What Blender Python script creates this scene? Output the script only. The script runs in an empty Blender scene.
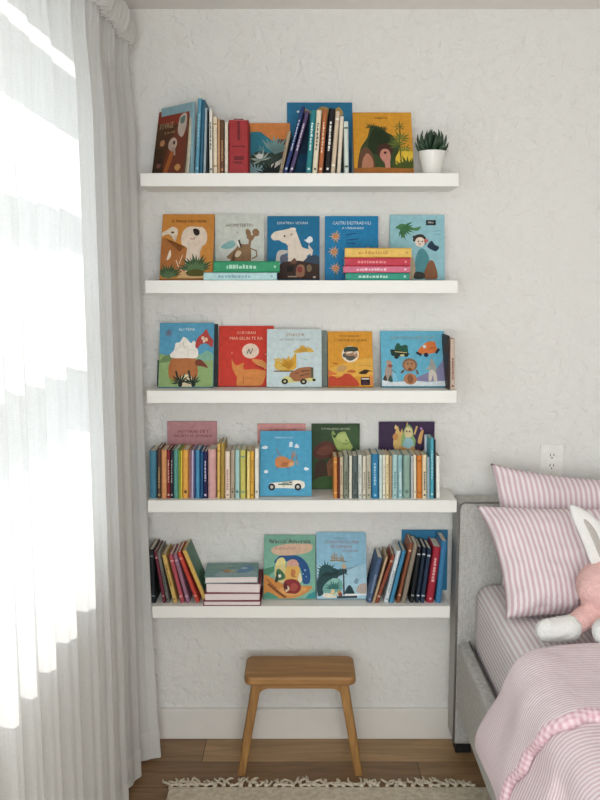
import bpy, bmesh, math, random
from mathutils import Vector, Matrix, noise
random.seed(7)
S = bpy.context.scene
COL = S.collection
PI = math.pi

# ------------------------------------------------------------------ camera model (used to turn measurements into metres)
F_PX, PITCH, CAM_D, CAM_H = 870.0, math.radians(7.66), 2.90, 1.596
CT, ST = math.cos(PITCH), math.sin(PITCH)
def wz(py, Y):                                     # height of a point seen at row py in the plane y = Y
    a = math.atan2(py - 400.0, F_PX) + PITCH
    return CAM_H - math.tan(a) * (CAM_D + Y)
def wx(px, Y, z):                                  # x of a point seen at column px in the plane y = Y, height z
    return (px - 300.0) * ((CAM_D + Y) * CT + (CAM_H - z) * ST) / F_PX

# ------------------------------------------------------------------ materials
def lin(c):
    c = c.lstrip('#')
    v = [int(c[i:i+2], 16) / 255 for i in (0, 2, 4)]
    return [x / 12.92 if x <= .04045 else ((x + .055) / 1.055) ** 2.4 for x in v] + [1.0]
def newmat(name):
    m = bpy.data.materials.new(name); m.use_nodes = True
    nt = m.node_tree; b = nt.nodes['Principled BSDF']
    return m, nt, b
def node(nt, t, **kw):
    n = nt.nodes.new(t)
    for k, v in kw.items():
        if k in n.inputs.keys(): n.inputs[k].default_value = v
        else: setattr(n, k, v)
    return n
def ramp(nt, stops):
    r = nt.nodes.new('ShaderNodeValToRGB')
    els = r.color_ramp.elements
    while len(els) < len(stops): els.new(.5)
    for e, (p, c) in zip(els, stops): e.position = p; e.color = c
    return r
def scale_c(c, k): return [min(1, x * k) for x in c[:3]] + [1.0]
PAPER = {}
def paper(hexc, rough=.5):
    if (hexc, rough) in PAPER: return PAPER[(hexc, rough)]
    m, nt, b = newmat('printed_paper_' + hexc.lstrip('#'))
    c = lin(hexc); g = .3 * c[0] + .6 * c[1] + .1 * c[2]
    c = [x + .03 * (g - x) for x in c[:3]] + [1]
    tc = node(nt, 'ShaderNodeTexCoord')
    n = node(nt, 'ShaderNodeTexNoise', Scale=60.0, Detail=3.0)
    r = ramp(nt, [(.3, scale_c(c, .9)), (.7, scale_c(c, 1.08))])
    nt.links.new(tc.outputs['Object'], n.inputs['Vector'])
    nt.links.new(n.outputs['Fac'], r.inputs['Fac'])
    nt.links.new(r.outputs['Color'], b.inputs['Base Color'])
    b.inputs['Roughness'].default_value = rough
    b.inputs['Specular IOR Level'].default_value = .22
    PAPER[(hexc, rough)] = m
    return m
def pages_mat(hexc):
    m, nt, b = newmat('book_pages_' + hexc.lstrip('#'))
    c = lin(hexc)
    tc = node(nt, 'ShaderNodeTexCoord')
    mp = node(nt, 'ShaderNodeMapping'); mp.inputs['Scale'].default_value = (900, 900, 900)
    n = node(nt, 'ShaderNodeTexNoise', Scale=1.0, Detail=2.0)
    r = ramp(nt, [(.3, scale_c(c, .86)), (.7, scale_c(c, 1.05))])
    nt.links.new(tc.outputs['Object'], mp.inputs['Vector']); nt.links.new(mp.outputs['Vector'], n.inputs['Vector'])
    nt.links.new(n.outputs['Fac'], r.inputs['Fac']); nt.links.new(r.outputs['Color'], b.inputs['Base Color'])
    b.inputs['Roughness'].default_value = .8
    return m
PAGES = pages_mat('#e4dcc9'); PAGES_PINK = pages_mat('#efe2df')
def plain(name, hexc, rough=.5, bump=0, bscale=80, var=.05, spec=.4, coords='Object', detail=6):
    m, nt, b = newmat(name); c = lin(hexc)
    tc = node(nt, 'ShaderNodeTexCoord')
    n = node(nt, 'ShaderNodeTexNoise', Scale=bscale, Detail=detail)
    nt.links.new(tc.outputs[coords], n.inputs['Vector'])
    r = ramp(nt, [(.3, scale_c(c, 1 - var)), (.7, scale_c(c, 1 + var))])
    nt.links.new(n.outputs['Fac'], r.inputs['Fac']); nt.links.new(r.outputs['Color'], b.inputs['Base Color'])
    b.inputs['Roughness'].default_value = rough; b.inputs['Specular IOR Level'].default_value = spec
    if bump:
        bp = node(nt, 'ShaderNodeBump', Strength=bump, Distance=.004)
        nt.links.new(n.outputs['Fac'], bp.inputs['Height']); nt.links.new(bp.outputs['Normal'], b.inputs['Normal'])
    return m

def wall_mat():
    m, nt, b = newmat('rough_white_plaster'); c = lin('#e8e7e2')
    tc = node(nt, 'ShaderNodeTexCoord')
    n1 = node(nt, 'ShaderNodeTexNoise', Scale=26.0, Detail=8.0, Roughness=.62, Distortion=.9)
    n2 = node(nt, 'ShaderNodeTexNoise', Scale=110.0, Detail=4.0)
    v = node(nt, 'ShaderNodeTexVoronoi', Scale=34.0, feature='SMOOTH_F1')
    for n in (n1, n2): nt.links.new(tc.outputs['Object'], n.inputs['Vector'])
    # trowel marks: warp the cell pattern with noise
    mx = node(nt, 'ShaderNodeMixRGB', blend_type='ADD'); mx.inputs['Fac'].default_value = .08
    nt.links.new(tc.outputs['Object'], mx.inputs['Color1']); nt.links.new(n1.outputs['Color'], mx.inputs['Color2'])
    nt.links.new(mx.outputs['Color'], v.inputs['Vector'])
    a = node(nt, 'ShaderNodeMath', operation='MULTIPLY_ADD'); a.inputs[1].default_value = .5
    nt.links.new(v.outputs['Distance'], a.inputs[0]); nt.links.new(n1.outputs['Fac'], a.inputs[2])
    a2 = node(nt, 'ShaderNodeMath', operation='MULTIPLY_ADD'); a2.inputs[1].default_value = .25
    nt.links.new(n2.outputs['Fac'], a2.inputs[0]); nt.links.new(a.outputs[0], a2.inputs[2])
    bp = node(nt, 'ShaderNodeBump', Strength=.75, Distance=.009)
    nt.links.new(a2.outputs[0], bp.inputs['Height']); nt.links.new(bp.outputs['Normal'], b.inputs['Normal'])
    b.inputs['Base Color'].default_value = c; b.inputs['Roughness'].default_value = .85
    b.inputs['Specular IOR Level'].default_value = .2
    return m

def wood_mat(name, c1, c2, sx, sy, sz, rough=.5):
    m, nt, b = newmat(name)
    tc = node(nt, 'ShaderNodeTexCoord'); mp = node(nt, 'ShaderNodeMapping')
    mp.inputs['Scale'].default_value = (sx, sy, sz)
    n = node(nt, 'ShaderNodeTexNoise', Scale=1.0, Detail=6.0, Roughness=.6, Distortion=.6)
    r = ramp(nt, [(.28, lin(c1)), (.72, lin(c2))])
    nt.links.new(tc.outputs['Object'], mp.inputs['Vector']); nt.links.new(mp.outputs['Vector'], n.inputs['Vector'])
    nt.links.new(n.outputs['Fac'], r.inputs['Fac']); nt.links.new(r.outputs['Color'], b.inputs['Base Color'])
    bp = node(nt, 'ShaderNodeBump', Strength=.12, Distance=.001)
    nt.links.new(n.outputs['Fac'], bp.inputs['Height']); nt.links.new(bp.outputs['Normal'], b.inputs['Normal'])
    b.inputs['Roughness'].default_value = rough
    return m

def floor_mat():
    m, nt, b = newmat('oak_floor_planks')
    tc = node(nt, 'ShaderNodeTexCoord')
    mp0 = node(nt, 'ShaderNodeMapping'); mp0.inputs['Location'].default_value = (.33, .013, 0)
    br = node(nt, 'ShaderNodeTexBrick')
    br.offset = .37; br.inputs['Scale'].default_value = 1; br.inputs['Brick Width'].default_value = 1.15
    br.inputs['Row Height'].default_value = .15; br.inputs['Mortar Size'].default_value = .0014
    br.inputs['Color1'].default_value = lin('#b08d63'); br.inputs['Color2'].default_value = lin('#7b5b3b')
    br.inputs['Mortar'].default_value = lin('#4a321d'); br.inputs['Bias'].default_value = -.1
    nt.links.new(tc.outputs['Object'], mp0.inputs['Vector']); nt.links.new(mp0.outputs['Vector'], br.inputs['Vector'])
    mp = node(nt, 'ShaderNodeMapping'); mp.inputs['Scale'].default_value = (3.2, 34, 1)
    nt.links.new(tc.outputs['Object'], mp.inputs['Vector'])
    n = node(nt, 'ShaderNodeTexNoise', Scale=1.0, Detail=7.0, Roughness=.6, Distortion=.8)
    nt.links.new(mp.outputs['Vector'], n.inputs['Vector'])
    r = ramp(nt, [(.3, (.62, .60, .58, 1)), (.7, (1.15, 1.15, 1.15, 1))])
    nt.links.new(n.outputs['Fac'], r.inputs['Fac'])
    mx = node(nt, 'ShaderNodeMixRGB', blend_type='MULTIPLY'); mx.inputs['Fac'].default_value = 1
    nt.links.new(br.outputs['Color'], mx.inputs['Color1']); nt.links.new(r.outputs['Color'], mx.inputs['Color2'])
    nt.links.new(mx.outputs['Color'], b.inputs['Base Color'])
    b.inputs['Roughness'].default_value = .45
    return m

def stripe_mat(name, base, stripe, period, axis='x', duty=.5, soft=.12, rough=.9, cross=None, weave=900):
    """woven stripes that follow the cloth: the UV map is in metres along the cloth"""
    m, nt, b = newmat(name)
    uv = node(nt, 'ShaderNodeUVMap'); sp = node(nt, 'ShaderNodeSeparateXYZ')
    nt.links.new(uv.outputs['UV'], sp.inputs[0])
    def stripes(sock, per):
        w = node(nt, 'ShaderNodeMath', operation='MULTIPLY'); w.inputs[1].default_value = 2 * PI / per
        nt.links.new(sock, w.inputs[0])
        s = node(nt, 'ShaderNodeMath', operation='SINE'); nt.links.new(w.outputs[0], s.inputs[0])
        mr = node(nt, 'ShaderNodeMapRange'); mr.inputs['From Min'].default_value = -soft * 3; mr.inputs['From Max'].default_value = soft * 3
        nt.links.new(s.outputs[0], mr.inputs['Value'])
        return mr.outputs['Result']
    f = stripes(sp.outputs['X' if axis == 'x' else 'Y'], period)
    if cross:
        g = stripes(sp.outputs['Y' if axis == 'x' else 'X'], cross)
        ad = node(nt, 'ShaderNodeMath', operation='ADD'); nt.links.new(f, ad.inputs[0]); nt.links.new(g, ad.inputs[1])
        hf = node(nt, 'ShaderNodeMath', operation='MULTIPLY'); hf.inputs[1].default_value = .5
        nt.links.new(ad.outputs[0], hf.inputs[0]); f = hf.outputs[0]
    mx = node(nt, 'ShaderNodeMixRGB'); mx.inputs['Color1'].default_value = lin(base); mx.inputs['Color2'].default_value = lin(stripe)
    nt.links.new(f, mx.inputs['Fac'])
    nt.links.new(mx.outputs['Color'], b.inputs['Base Color'])
    tc = node(nt, 'ShaderNodeTexCoord')
    n = node(nt, 'ShaderNodeTexNoise', Scale=26.0, Detail=5.0, Distortion=1.0)
    nt.links.new(tc.outputs['Object'], n.inputs['Vector'])
    bp = node(nt, 'ShaderNodeBump', Strength=.45, Distance=.006)
    nt.links.new(n.outputs['Fac'], bp.inputs['Height']); nt.links.new(bp.outputs['Normal'], b.inputs['Normal'])
    b.inputs['Roughness'].default_value = rough; b.inputs['Specular IOR Level'].default_value = .1
    return m

def linen_mat(name, c1, c2, bump=.3):
    m, nt, b = newmat(name)
    tc = node(nt, 'ShaderNodeTexCoord')
    mp1 = node(nt, 'ShaderNodeMapping'); mp1.inputs['Scale'].default_value = (60, 60, 700)
    mp2 = node(nt, 'ShaderNodeMapping'); mp2.inputs['Scale'].default_value = (700, 700, 60)
    ns = []
    for mp in (mp1, mp2):
        nt.links.new(tc.outputs['Object'], mp.inputs['Vector'])
        n = node(nt, 'ShaderNodeTexNoise', Scale=1.0, Detail=2.0); nt.links.new(mp.outputs['Vector'], n.inputs['Vector']); ns.append(n)
    ad = node(nt, 'ShaderNodeMath', operation='ADD'); nt.links.new(ns[0].outputs['Fac'], ad.inputs[0]); nt.links.new(ns[1].outputs['Fac'], ad.inputs[1])
    hf = node(nt, 'ShaderNodeMath', operation='MULTIPLY'); hf.inputs[1].default_value = .5; nt.links.new(ad.outputs[0], hf.inputs[0])
    r = ramp(nt, [(.38, lin(c1)), (.62, lin(c2))]); nt.links.new(hf.outputs[0], r.inputs['Fac'])
    nt.links.new(r.outputs['Color'], b.inputs['Base Color'])
    bp = node(nt, 'ShaderNodeBump', Strength=bump, Distance=.001); nt.links.new(hf.outputs[0], bp.inputs['Height'])
    nt.links.new(bp.outputs['Normal'], b.inputs['Normal'])
    b.inputs['Roughness'].default_value = .95; b.inputs['Specular IOR Level'].default_value = .1
    return m

def sheer_mat(name, hexc, see):
    m, nt, b = newmat(name); nt.nodes.remove(b)
    out = nt.nodes['Material Output']
    tc = node(nt, 'ShaderNodeTexCoord')
    mp1 = node(nt, 'ShaderNodeMapping'); mp1.inputs['Scale'].default_value = (90, 90, 1100)
    mp2 = node(nt, 'ShaderNodeMapping'); mp2.inputs['Scale'].default_value = (900, 900, 14)
    ns = []
    for mp in (mp1, mp2):
        nt.links.new(tc.outputs['Object'], mp.inputs['Vector'])
        n = node(nt, 'ShaderNodeTexNoise', Scale=1.0, Detail=2.0); nt.links.new(mp.outputs['Vector'], n.inputs['Vector']); ns.append(n)
    ad = node(nt, 'ShaderNodeMath', operation='ADD'); nt.links.new(ns[0].outputs['Fac'], ad.inputs[0]); nt.links.new(ns[1].outputs['Fac'], ad.inputs[1])
    mr = node(nt, 'ShaderNodeMapRange'); mr.inputs['From Min'].default_value = .75; mr.inputs['From Max'].default_value = 1.25
    mr.inputs['To Min'].default_value = see * 1.35; mr.inputs['To Max'].default_value = see * .65
    nt.links.new(ad.outputs[0], mr.inputs['Value'])
    d = node(nt, 'ShaderNodeBsdfDiffuse'); d.inputs['Color'].default_value = lin(hexc)
    t = node(nt, 'ShaderNodeBsdfTranslucent'); t.inputs['Color'].default_value = lin(hexc)
    tr = node(nt, 'ShaderNodeBsdfTransparent'); tr.inputs['Color'].default_value = (1, 1, 1, 1)
    m1 = node(nt, 'ShaderNodeMixShader'); m1.inputs[0].default_value = .5
    nt.links.new(d.outputs[0], m1.inputs[1]); nt.links.new(t.outputs[0], m1.inputs[2])
    m2 = node(nt, 'ShaderNodeMixShader'); nt.links.new(mr.outputs['Result'], m2.inputs[0])
    nt.links.new(m1.outputs[0], m2.inputs[1]); nt.links.new(tr.outputs[0], m2.inputs[2])
    nt.links.new(m2.outputs[0], out.inputs['Surface'])
    return m

def glass_mat():
    m, nt, b = newmat('clear_window_glass'); nt.nodes.remove(b); out = nt.nodes['Material Output']
    g = node(nt, 'ShaderNodeBsdfGlossy'); g.inputs['Roughness'].default_value = .02
    t = node(nt, 'ShaderNodeBsdfTransparent'); mx = node(nt, 'ShaderNodeMixShader'); mx.inputs[0].default_value = .06
    nt.links.new(t.outputs[0], mx.inputs[1]); nt.links.new(g.outputs[0], mx.inputs[2]); nt.links.new(mx.outputs[0], out.inputs['Surface'])
    return m

M_WALL = wall_mat()
M_CEIL = plain('matt_ceiling_paint', '#eeebe6', .9, .05, 60, .01, .2)
M_TRIM = plain('white_trim_paint', '#e6e3dc', .5, 0, 20, .01, .4)
M_SHELF = plain('white_shelf_lacquer', '#f1f0ea', .45, 0, 20, .01, .4)
M_FLOOR = floor_mat()
M_STOOL_X = wood_mat('oak_stool_wood', '#8a6137', '#b98b52', 4, 60, 60)
M_STOOL_Z = wood_mat('oak_stool_leg_wood', '#835b30', '#b18347', 60, 60, 5)
M_LINEN = linen_mat('grey_linen_upholstery', '#aaa8a3', '#cecdc8')
M_PIPING = plain('dark_grey_piping', '#7b7872', .9)
M_DARKFOOT = plain('black_bed_foot', '#1d1b1a', .6)
M_PILLOW = stripe_mat('pink_striped_pillowcase', '#eee3e6', '#d5b9c0', .0172, 'x')
M_SHEET = stripe_mat('pink_striped_sheet', '#eeebea', '#d8c8cb', .0165, 'x')
M_DUVET = stripe_mat('fine_pink_striped_cotton', '#f1e8ea', '#dcc1c8', .0098, 'y')
M_DUVET2 = stripe_mat('pink_striped_duvet_cotton', '#f0e4e7', '#dbc0c7', .0135, 'y')
M_CUFF = stripe_mat('pink_checked_cuff', '#ead4d9', '#cfa6af', .011, 'y', cross=.014)
M_RUG = linen_mat('cream_woven_rug', '#b9ab94', '#ddd2bd', .8)
M_FRINGE = plain('cream_rug_yarn', '#d8ccb6', .95, .4, 300, .12, .1)
M_SHEER = sheer_mat('sheer_white_curtain', '#f2f2f0', .16)
M_HEM = sheer_mat('sheer_curtain_hem', '#efeeea', .06)
M_PLASTIC = plain('white_socket_plastic', '#efede8', .35)
M_SLOT = plain('dark_slot', '#2a2825', .7)
M_POT = plain('white_ceramic_glaze', '#eceae4', .3, 0, 20, .01, .5)
M_SOIL = plain('dark_potting_soil', '#2b2119', .95, .6, 200, .3)
M_LEAF = plain('dark_green_succulent_leaf', '#26432b', .4, 0, 60, .2, .5)
M_PINKFUR = plain('pink_plush', '#ecc0ba', .95, .9, 240, .10, .1)
M_WHITEFUR = plain('white_plush', '#efeeea', .95, .9, 240, .04, .1)
M_EARLIN = plain('grey_ear_lining', '#b9b4ad', .95, .5, 240, .05, .1)
M_EYE = plain('black_bead_eye', '#0d0c0c', .15)
M_FRAME = plain('white_window_frame', '#e9e8e4', .4)
M_METAL = plain('white_track_metal', '#e4e2dc', .35)
M_GLASS = glass_mat()

# ------------------------------------------------------------------ object helpers
def link(name, me, parent=None, mats=()):
    o = bpy.data.objects.new(name, me); COL.objects.link(o)
    for m in mats: me.materials.append(m)
    if parent: o.parent = parent
    return o
def obj(name, bm, m, parent=None, smooth=False, bevel=0, recalc=True):
    if recalc: bmesh.ops.recalc_face_normals(bm, faces=bm.faces)
    me = bpy.data.meshes.new(name); bm.to_mesh(me); bm.free()
    if smooth:
        for p in me.polygons: p.use_smooth = True
    o = link(name, me, parent, m if isinstance(m, (list, tuple)) else (m,))
    if bevel:
        b = o.modifiers.new('bevel', 'BEVEL'); b.width = bevel; b.segments = 2; b.limit_method = 'ANGLE'
    return o
def tag(o, label, cat, group=None):
    o['label'] = label; o['category'] = cat
    if group: o['group'] = group
    return o
def thing(name, label, cat, loc=(0, 0, 0), rot=(0, 0, 0), group=None):
    o = bpy.data.objects.new(name, None); COL.objects.link(o)
    o.empty_display_size = .05
    o.location = loc; o.rotation_euler = rot
    return tag(o, label, cat, group)
def struct(name, bm, m, parent=None, **k):
    o = obj(name, bm, m, parent, **k)
    if parent is None: o['kind'] = 'structure'
    return o
def box(bm, x0, x1, y0, y1, z0, z1):
    vs = [bm.verts.new((x, y, z)) for x in (x0, x1) for y in (y0, y1) for z in (z0, z1)]
    for f in ((0, 1, 3, 2), (4, 6, 7, 5), (0, 4, 5, 1), (2, 3, 7, 6), (0, 2, 6, 4), (1, 5, 7, 3)):
        bm.faces.new([vs[i] for i in f])
    return bm
def boxbm(*a): return box(bmesh.new(), *a)
def sphere(bm, c, r, seg=24, ring=14, mat=None):
    rx, ry, rz = (r, r, r) if not hasattr(r, '__len__') else r
    Mx = Matrix.Translation(c) @ (mat or Matrix.Identity(4)) @ Matrix.Diagonal((rx, ry, rz, 1))
    bmesh.ops.create_uvsphere(bm, u_segments=seg, v_segments=ring, radius=1, matrix=Mx)
    return bm
def tube(bm, pts, rad, n=8, cap=True):
    pts = [Vector(p) for p in pts]; rings = []
    for i, p in enumerate(pts):
        d = (pts[min(i + 1, len(pts) - 1)] - pts[max(i - 1, 0)]).normalized()
        a = d.orthogonal().normalized() if i == 0 else (rings[-1][1] - d * rings[-1][1].dot(d)).normalized()
        b = d.cross(a); r = rad[i] if hasattr(rad, '__len__') else rad
        rings.append(([bm.verts.new(p + (a * math.cos(2*PI*k/n) + b * math.sin(2*PI*k/n)) * r) for k in range(n)], a))
    for i in range(len(rings) - 1):
        A, B = rings[i][0], rings[i+1][0]
        for k in range(n): bm.faces.new((A[k], A[(k+1) % n], B[(k+1) % n], B[k]))
    if cap:
        bm.faces.new(rings[0][0][::-1]); bm.faces.new(rings[-1][0])
    return bm
def lathe(bm, prof, n=32):
    rings = []
    for r, z in prof:
        rings.append([bm.verts.new((r*math.cos(2*PI*k/n), r*math.sin(2*PI*k/n), z)) for k in range(n)] if r > 1e-6 else [bm.verts.new((0, 0, z))])
    for A, B in zip(rings, rings[1:]):
        for k in range(n):
            a = (A[k % len(A)], A[(k+1) % len(A)], B[(k+1) % len(B)], B[k % len(B)])
            a = list(dict.fromkeys(a))
            if len(a) > 2: bm.faces.new(a)
    return bm
def prism(bm, poly, z0, z1, f=lambda x, y, z: (x, y, z)):
    A = [bm.verts.new(f(x, y, z0)) for x, y in poly]; B = [bm.verts.new(f(x, y, z1)) for x, y in poly]
    bm.faces.new(A[::-1]); bm.faces.new(B)
    n = len(poly)
    for k in range(n): bm.faces.new((A[k], A[(k+1) % n], B[(k+1) % n], B[k]))
    return bm
def rrect(x0, x1, y0, y1, r, n=6):
    out = []
    for cx, cy, a0 in ((x1-r, y1-r, 0), (x0+r, y1-r, 90), (x0+r, y0+r, 180), (x1-r, y0+r, 270)):
        for k in range(n+1):
            a = math.radians(a0 + 90*k/n); out.append((cx + r*math.cos(a), cy + r*math.sin(a)))
    return out
def smooth_closed(pts, n=6):
    out = []; N = len(pts)
    for i in range(N):
        p0, p1, p2, p3 = (Vector(pts[(i+k-1) % N]) for k in range(4))
        for j in range(n):
            t = j/n
            out.append(tuple(.5*((2*p1) + (p2-p0)*t + (2*p0-5*p1+4*p2-p3)*t*t + (3*p1-p0-3*p2+p3)*t**3)))
    return out
TEXTMESH = {}
def text_geo(s):
    """vertices and faces of a line of lettering, 1 unit wide, centred, with its height"""
    if s in TEXTMESH: return TEXTMESH[s]
    cu = bpy.data.curves.new('lettering', 'FONT'); cu.body = s; cu.resolution_u = 1; cu.align_x = 'CENTER'; cu.align_y = 'CENTER'
    o = bpy.data.objects.new('lettering', cu); COL.objects.link(o)
    dg = bpy.context.evaluated_depsgraph_get()
    me = bpy.data.meshes.new_from_object(o.evaluated_get(dg))
    vs = [v.co.copy() for v in me.vertices]; fs = [tuple(p.vertices) for p in me.polygons]
    bpy.data.objects.remove(o); bpy.data.curves.remove(cu); bpy.data.meshes.remove(me)
    xs = [v.x for v in vs]; w = max(xs) - min(xs); cx = (max(xs)+min(xs))/2
    ys = [v.y for v in vs]; cy = (max(ys)+min(ys))/2
    r = ([((v.x-cx)/w, (v.y-cy)/w) for v in vs], fs)
    TEXTMESH[s] = r
    return r
# ------------------------------------------------------------------ room
XL, XR, YB, ZC = -.64, 2.6, -4.3, 2.457
struct('floor', boxbm(XL - .2, XR + .1, YB - .1, .1, -.08, 0), M_FLOOR)
struct('ceiling', boxbm(XL - .2, XR + .1, YB - .1, .1, ZC, ZC + .08), M_CEIL)
struct('wall_back', boxbm(XL - .2, XR + .1, 0, .1, 0, ZC), M_WALL)
struct('wall_right', boxbm(XR, XR + .1, YB, 0, 0, ZC), M_WALL)
FILL_W3 = (-.56, .86, .60, 2.20)           # added unseen window behind the camera, for even frontal fill: x0, x1, z0, z1
bm = bmesh.new()
box(bm, XL - .2, FILL_W3[0], YB - .1, YB, 0, ZC); box(bm, FILL_W3[1], XR + .1, YB - .1, YB, 0, ZC)
box(bm, FILL_W3[0], FILL_W3[1], YB - .1, YB, 0, FILL_W3[2]); box(bm, FILL_W3[0], FILL_W3[1], YB - .1, YB, FILL_W3[3], ZC)
struct('wall_front', bm, M_WALL)
bm = bmesh.new()
for a in ((FILL_W3[0], FILL_W3[0] + .05), (FILL_W3[1] - .05, FILL_W3[1]), ((FILL_W3[0] + FILL_W3[1]) / 2 - .03, (FILL_W3[0] + FILL_W3[1]) / 2 + .03)): box(bm, a[0], a[1], YB - .07, YB - .03, FILL_W3[2], FILL_W3[3])
for a in (FILL_W3[2], FILL_W3[3] - .05):
    for b in ((FILL_W3[0] + .05, (FILL_W3[0] + FILL_W3[1]) / 2 - .03), ((FILL_W3[0] + FILL_W3[1]) / 2 + .03, FILL_W3[1] - .05)): box(bm, b[0], b[1], YB - .07, YB - .03, a, a + .05)
struct('window_3', bm, M_FRAME)  # frame of the added rear opening, never in view
W1 = (-1.95, -.53, .84, 2.30)          # curtained window: y0, y1, z0, z1
FILL_W2 = (-3.55, -2.1, .55, 2.25)          # added window out of view, for soft light from the left
bm = bmesh.new()
ys = [YB, FILL_W2[0], FILL_W2[1], W1[0], W1[1], 0]
for a, b in ((0, 1), (2, 3), (4, 5)): box(bm, XL - .16, XL, ys[a], ys[b], 0, ZC)
for w in (W1, FILL_W2):
    box(bm, XL - .16, XL, w[0], w[1], 0, w[2]); box(bm, XL - .16, XL, w[0], w[1], w[3], ZC)
struct('wall_left', bm, M_WALL)
def window(n, w, bars):
    fx0, fx1 = XL - .12, XL - .07
    r = bpy.data.objects.new('window_%d' % n, None); COL.objects.link(r); r['kind'] = 'structure'
    r.location = (fx0, (w[0] + w[1]) / 2, w[2])
    inv = Matrix.Translation(-Vector(r.location))
    bm = bmesh.new(); f = .05
    box(bm, fx0, fx1, w[0], w[0] + f, w[2], w[3]); box(bm, fx0, fx1, w[1] - f, w[1], w[2], w[3])
    box(bm, fx0, fx1, w[0] + f, w[1] - f, w[2], w[2] + f); box(bm, fx0, fx1, w[0] + f, w[1] - f, w[3] - f, w[3])
    bm.transform(inv); obj('window_frame', bm, M_FRAME, r, bevel=.003)
    for z0, z1 in bars:
        bm = boxbm(fx0 + .004, fx1 - .004, w[0] + f, w[1] - f, z0, z1); bm.transform(inv); obj('glazing_bar', bm, M_FRAME, r, bevel=.003)
    bm = boxbm(fx0 + .02, fx0 + .026, w[0] + f, w[1] - f, w[2] + f, w[3] - f); bm.transform(inv); obj('pane', bm, M_GLASS, r)
window(1, W1, ((1.37, 1.50), (1.80, 1.87), (2.07, 2.19)))  # topmost bar made deep to keep sun off the upper curtain
window(2, FILL_W2, ((1.37, 1.44),))  # added window, unseen, there to let in side fill
struct('baseboard_back', boxbm(XL, XR, -.016, 0, 0, .112), M_TRIM, bevel=.003)
struct('baseboard_left', boxbm(XL, XL + .016, YB, -.016, 0, .112), M_TRIM, bevel=.003)

# ------------------------------------------------------------------ shelves
SY = -.17
SHX0, SHX1 = -.483, .492
ROWS = [173.0, 280.3, 390.6, 500.3, 606.3]
ZS = [wz(p, SY) for p in ROWS]
STH = .040
WORDS = ['topmost of the five, carrying the potted succulent', 'second from the top, holding the two flat piles of books',
         'third from the top, holding only face-out picture books', 'fourth from the top, packed with two rows of upright spines',
         'lowest of the five, right above the wooden stool']
ENDS = [(140, 459), (145, 458), (146.5, 457), (147.5, 457), (152, 450)]
for z, wd, (e0, e1) in zip(ZS, WORDS, ENDS):
    o = obj('floating_shelf', boxbm(wx(e0, SY, z), wx(e1, SY, z), SY, -.0005, z - STH, z), M_SHELF, bevel=.0015)
    tag(o, 'white floating wall shelf, ' + wd, 'shelf', 'white floating shelves')

# ------------------------------------------------------------------ books
def cover_bm(w, t, h, bd, r, f):
    r = min(r, t * .48); n = 4
    ri = max(r - bd, 1e-4)
    outer, inner = [(w, 0)], [(w, bd)]
    for k in range(n + 1):
        q = PI/2 * k / n; outer.append((r - r*math.sin(q), r - r*math.cos(q))); c = max(r, bd + 1e-4); inner.append((c - ri*math.sin(q), c - ri*math.cos(q)))
    for k in range(n + 1):
        q = PI/2 * k / n; outer.append((r - r*math.cos(q), t - r + r*math.sin(q))); inner.append((c - ri*math.cos(q), t - c + ri*math.sin(q)))
    outer.append((w, t)); inner.append((w, t - bd))
    bm = bmesh.new(); rows = []
    for (ax, ay), (ix, iy) in zip(outer, inner):
        rows.append([bm.verts.new(f(*p)) for p in ((ax, ay, 0), (ix, iy, 0), (ix, iy, h), (ax, ay, h))])
    for A, B in zip(rows, rows[1:]):
        for k in range(4): bm.faces.new((A[k], A[(k+1) % 4], B[(k+1) % 4], B[k]))
    bm.faces.new(rows[0][::-1]); bm.faces.new(rows[-1])
    return bm
def pages_bm(w, t, h, bd, f):
    bm = bmesh.new()
    e = min(.003, w * .05)
    x0 = bd + 2e-4 + t * .16
    prism(bm, [(x0, bd + 2e-4), (w - e, bd + 2e-4), (w - e, t - bd - 2e-4), (x0, t - bd - 2e-4)], .003, h - .003, f)
    return bm
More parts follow.
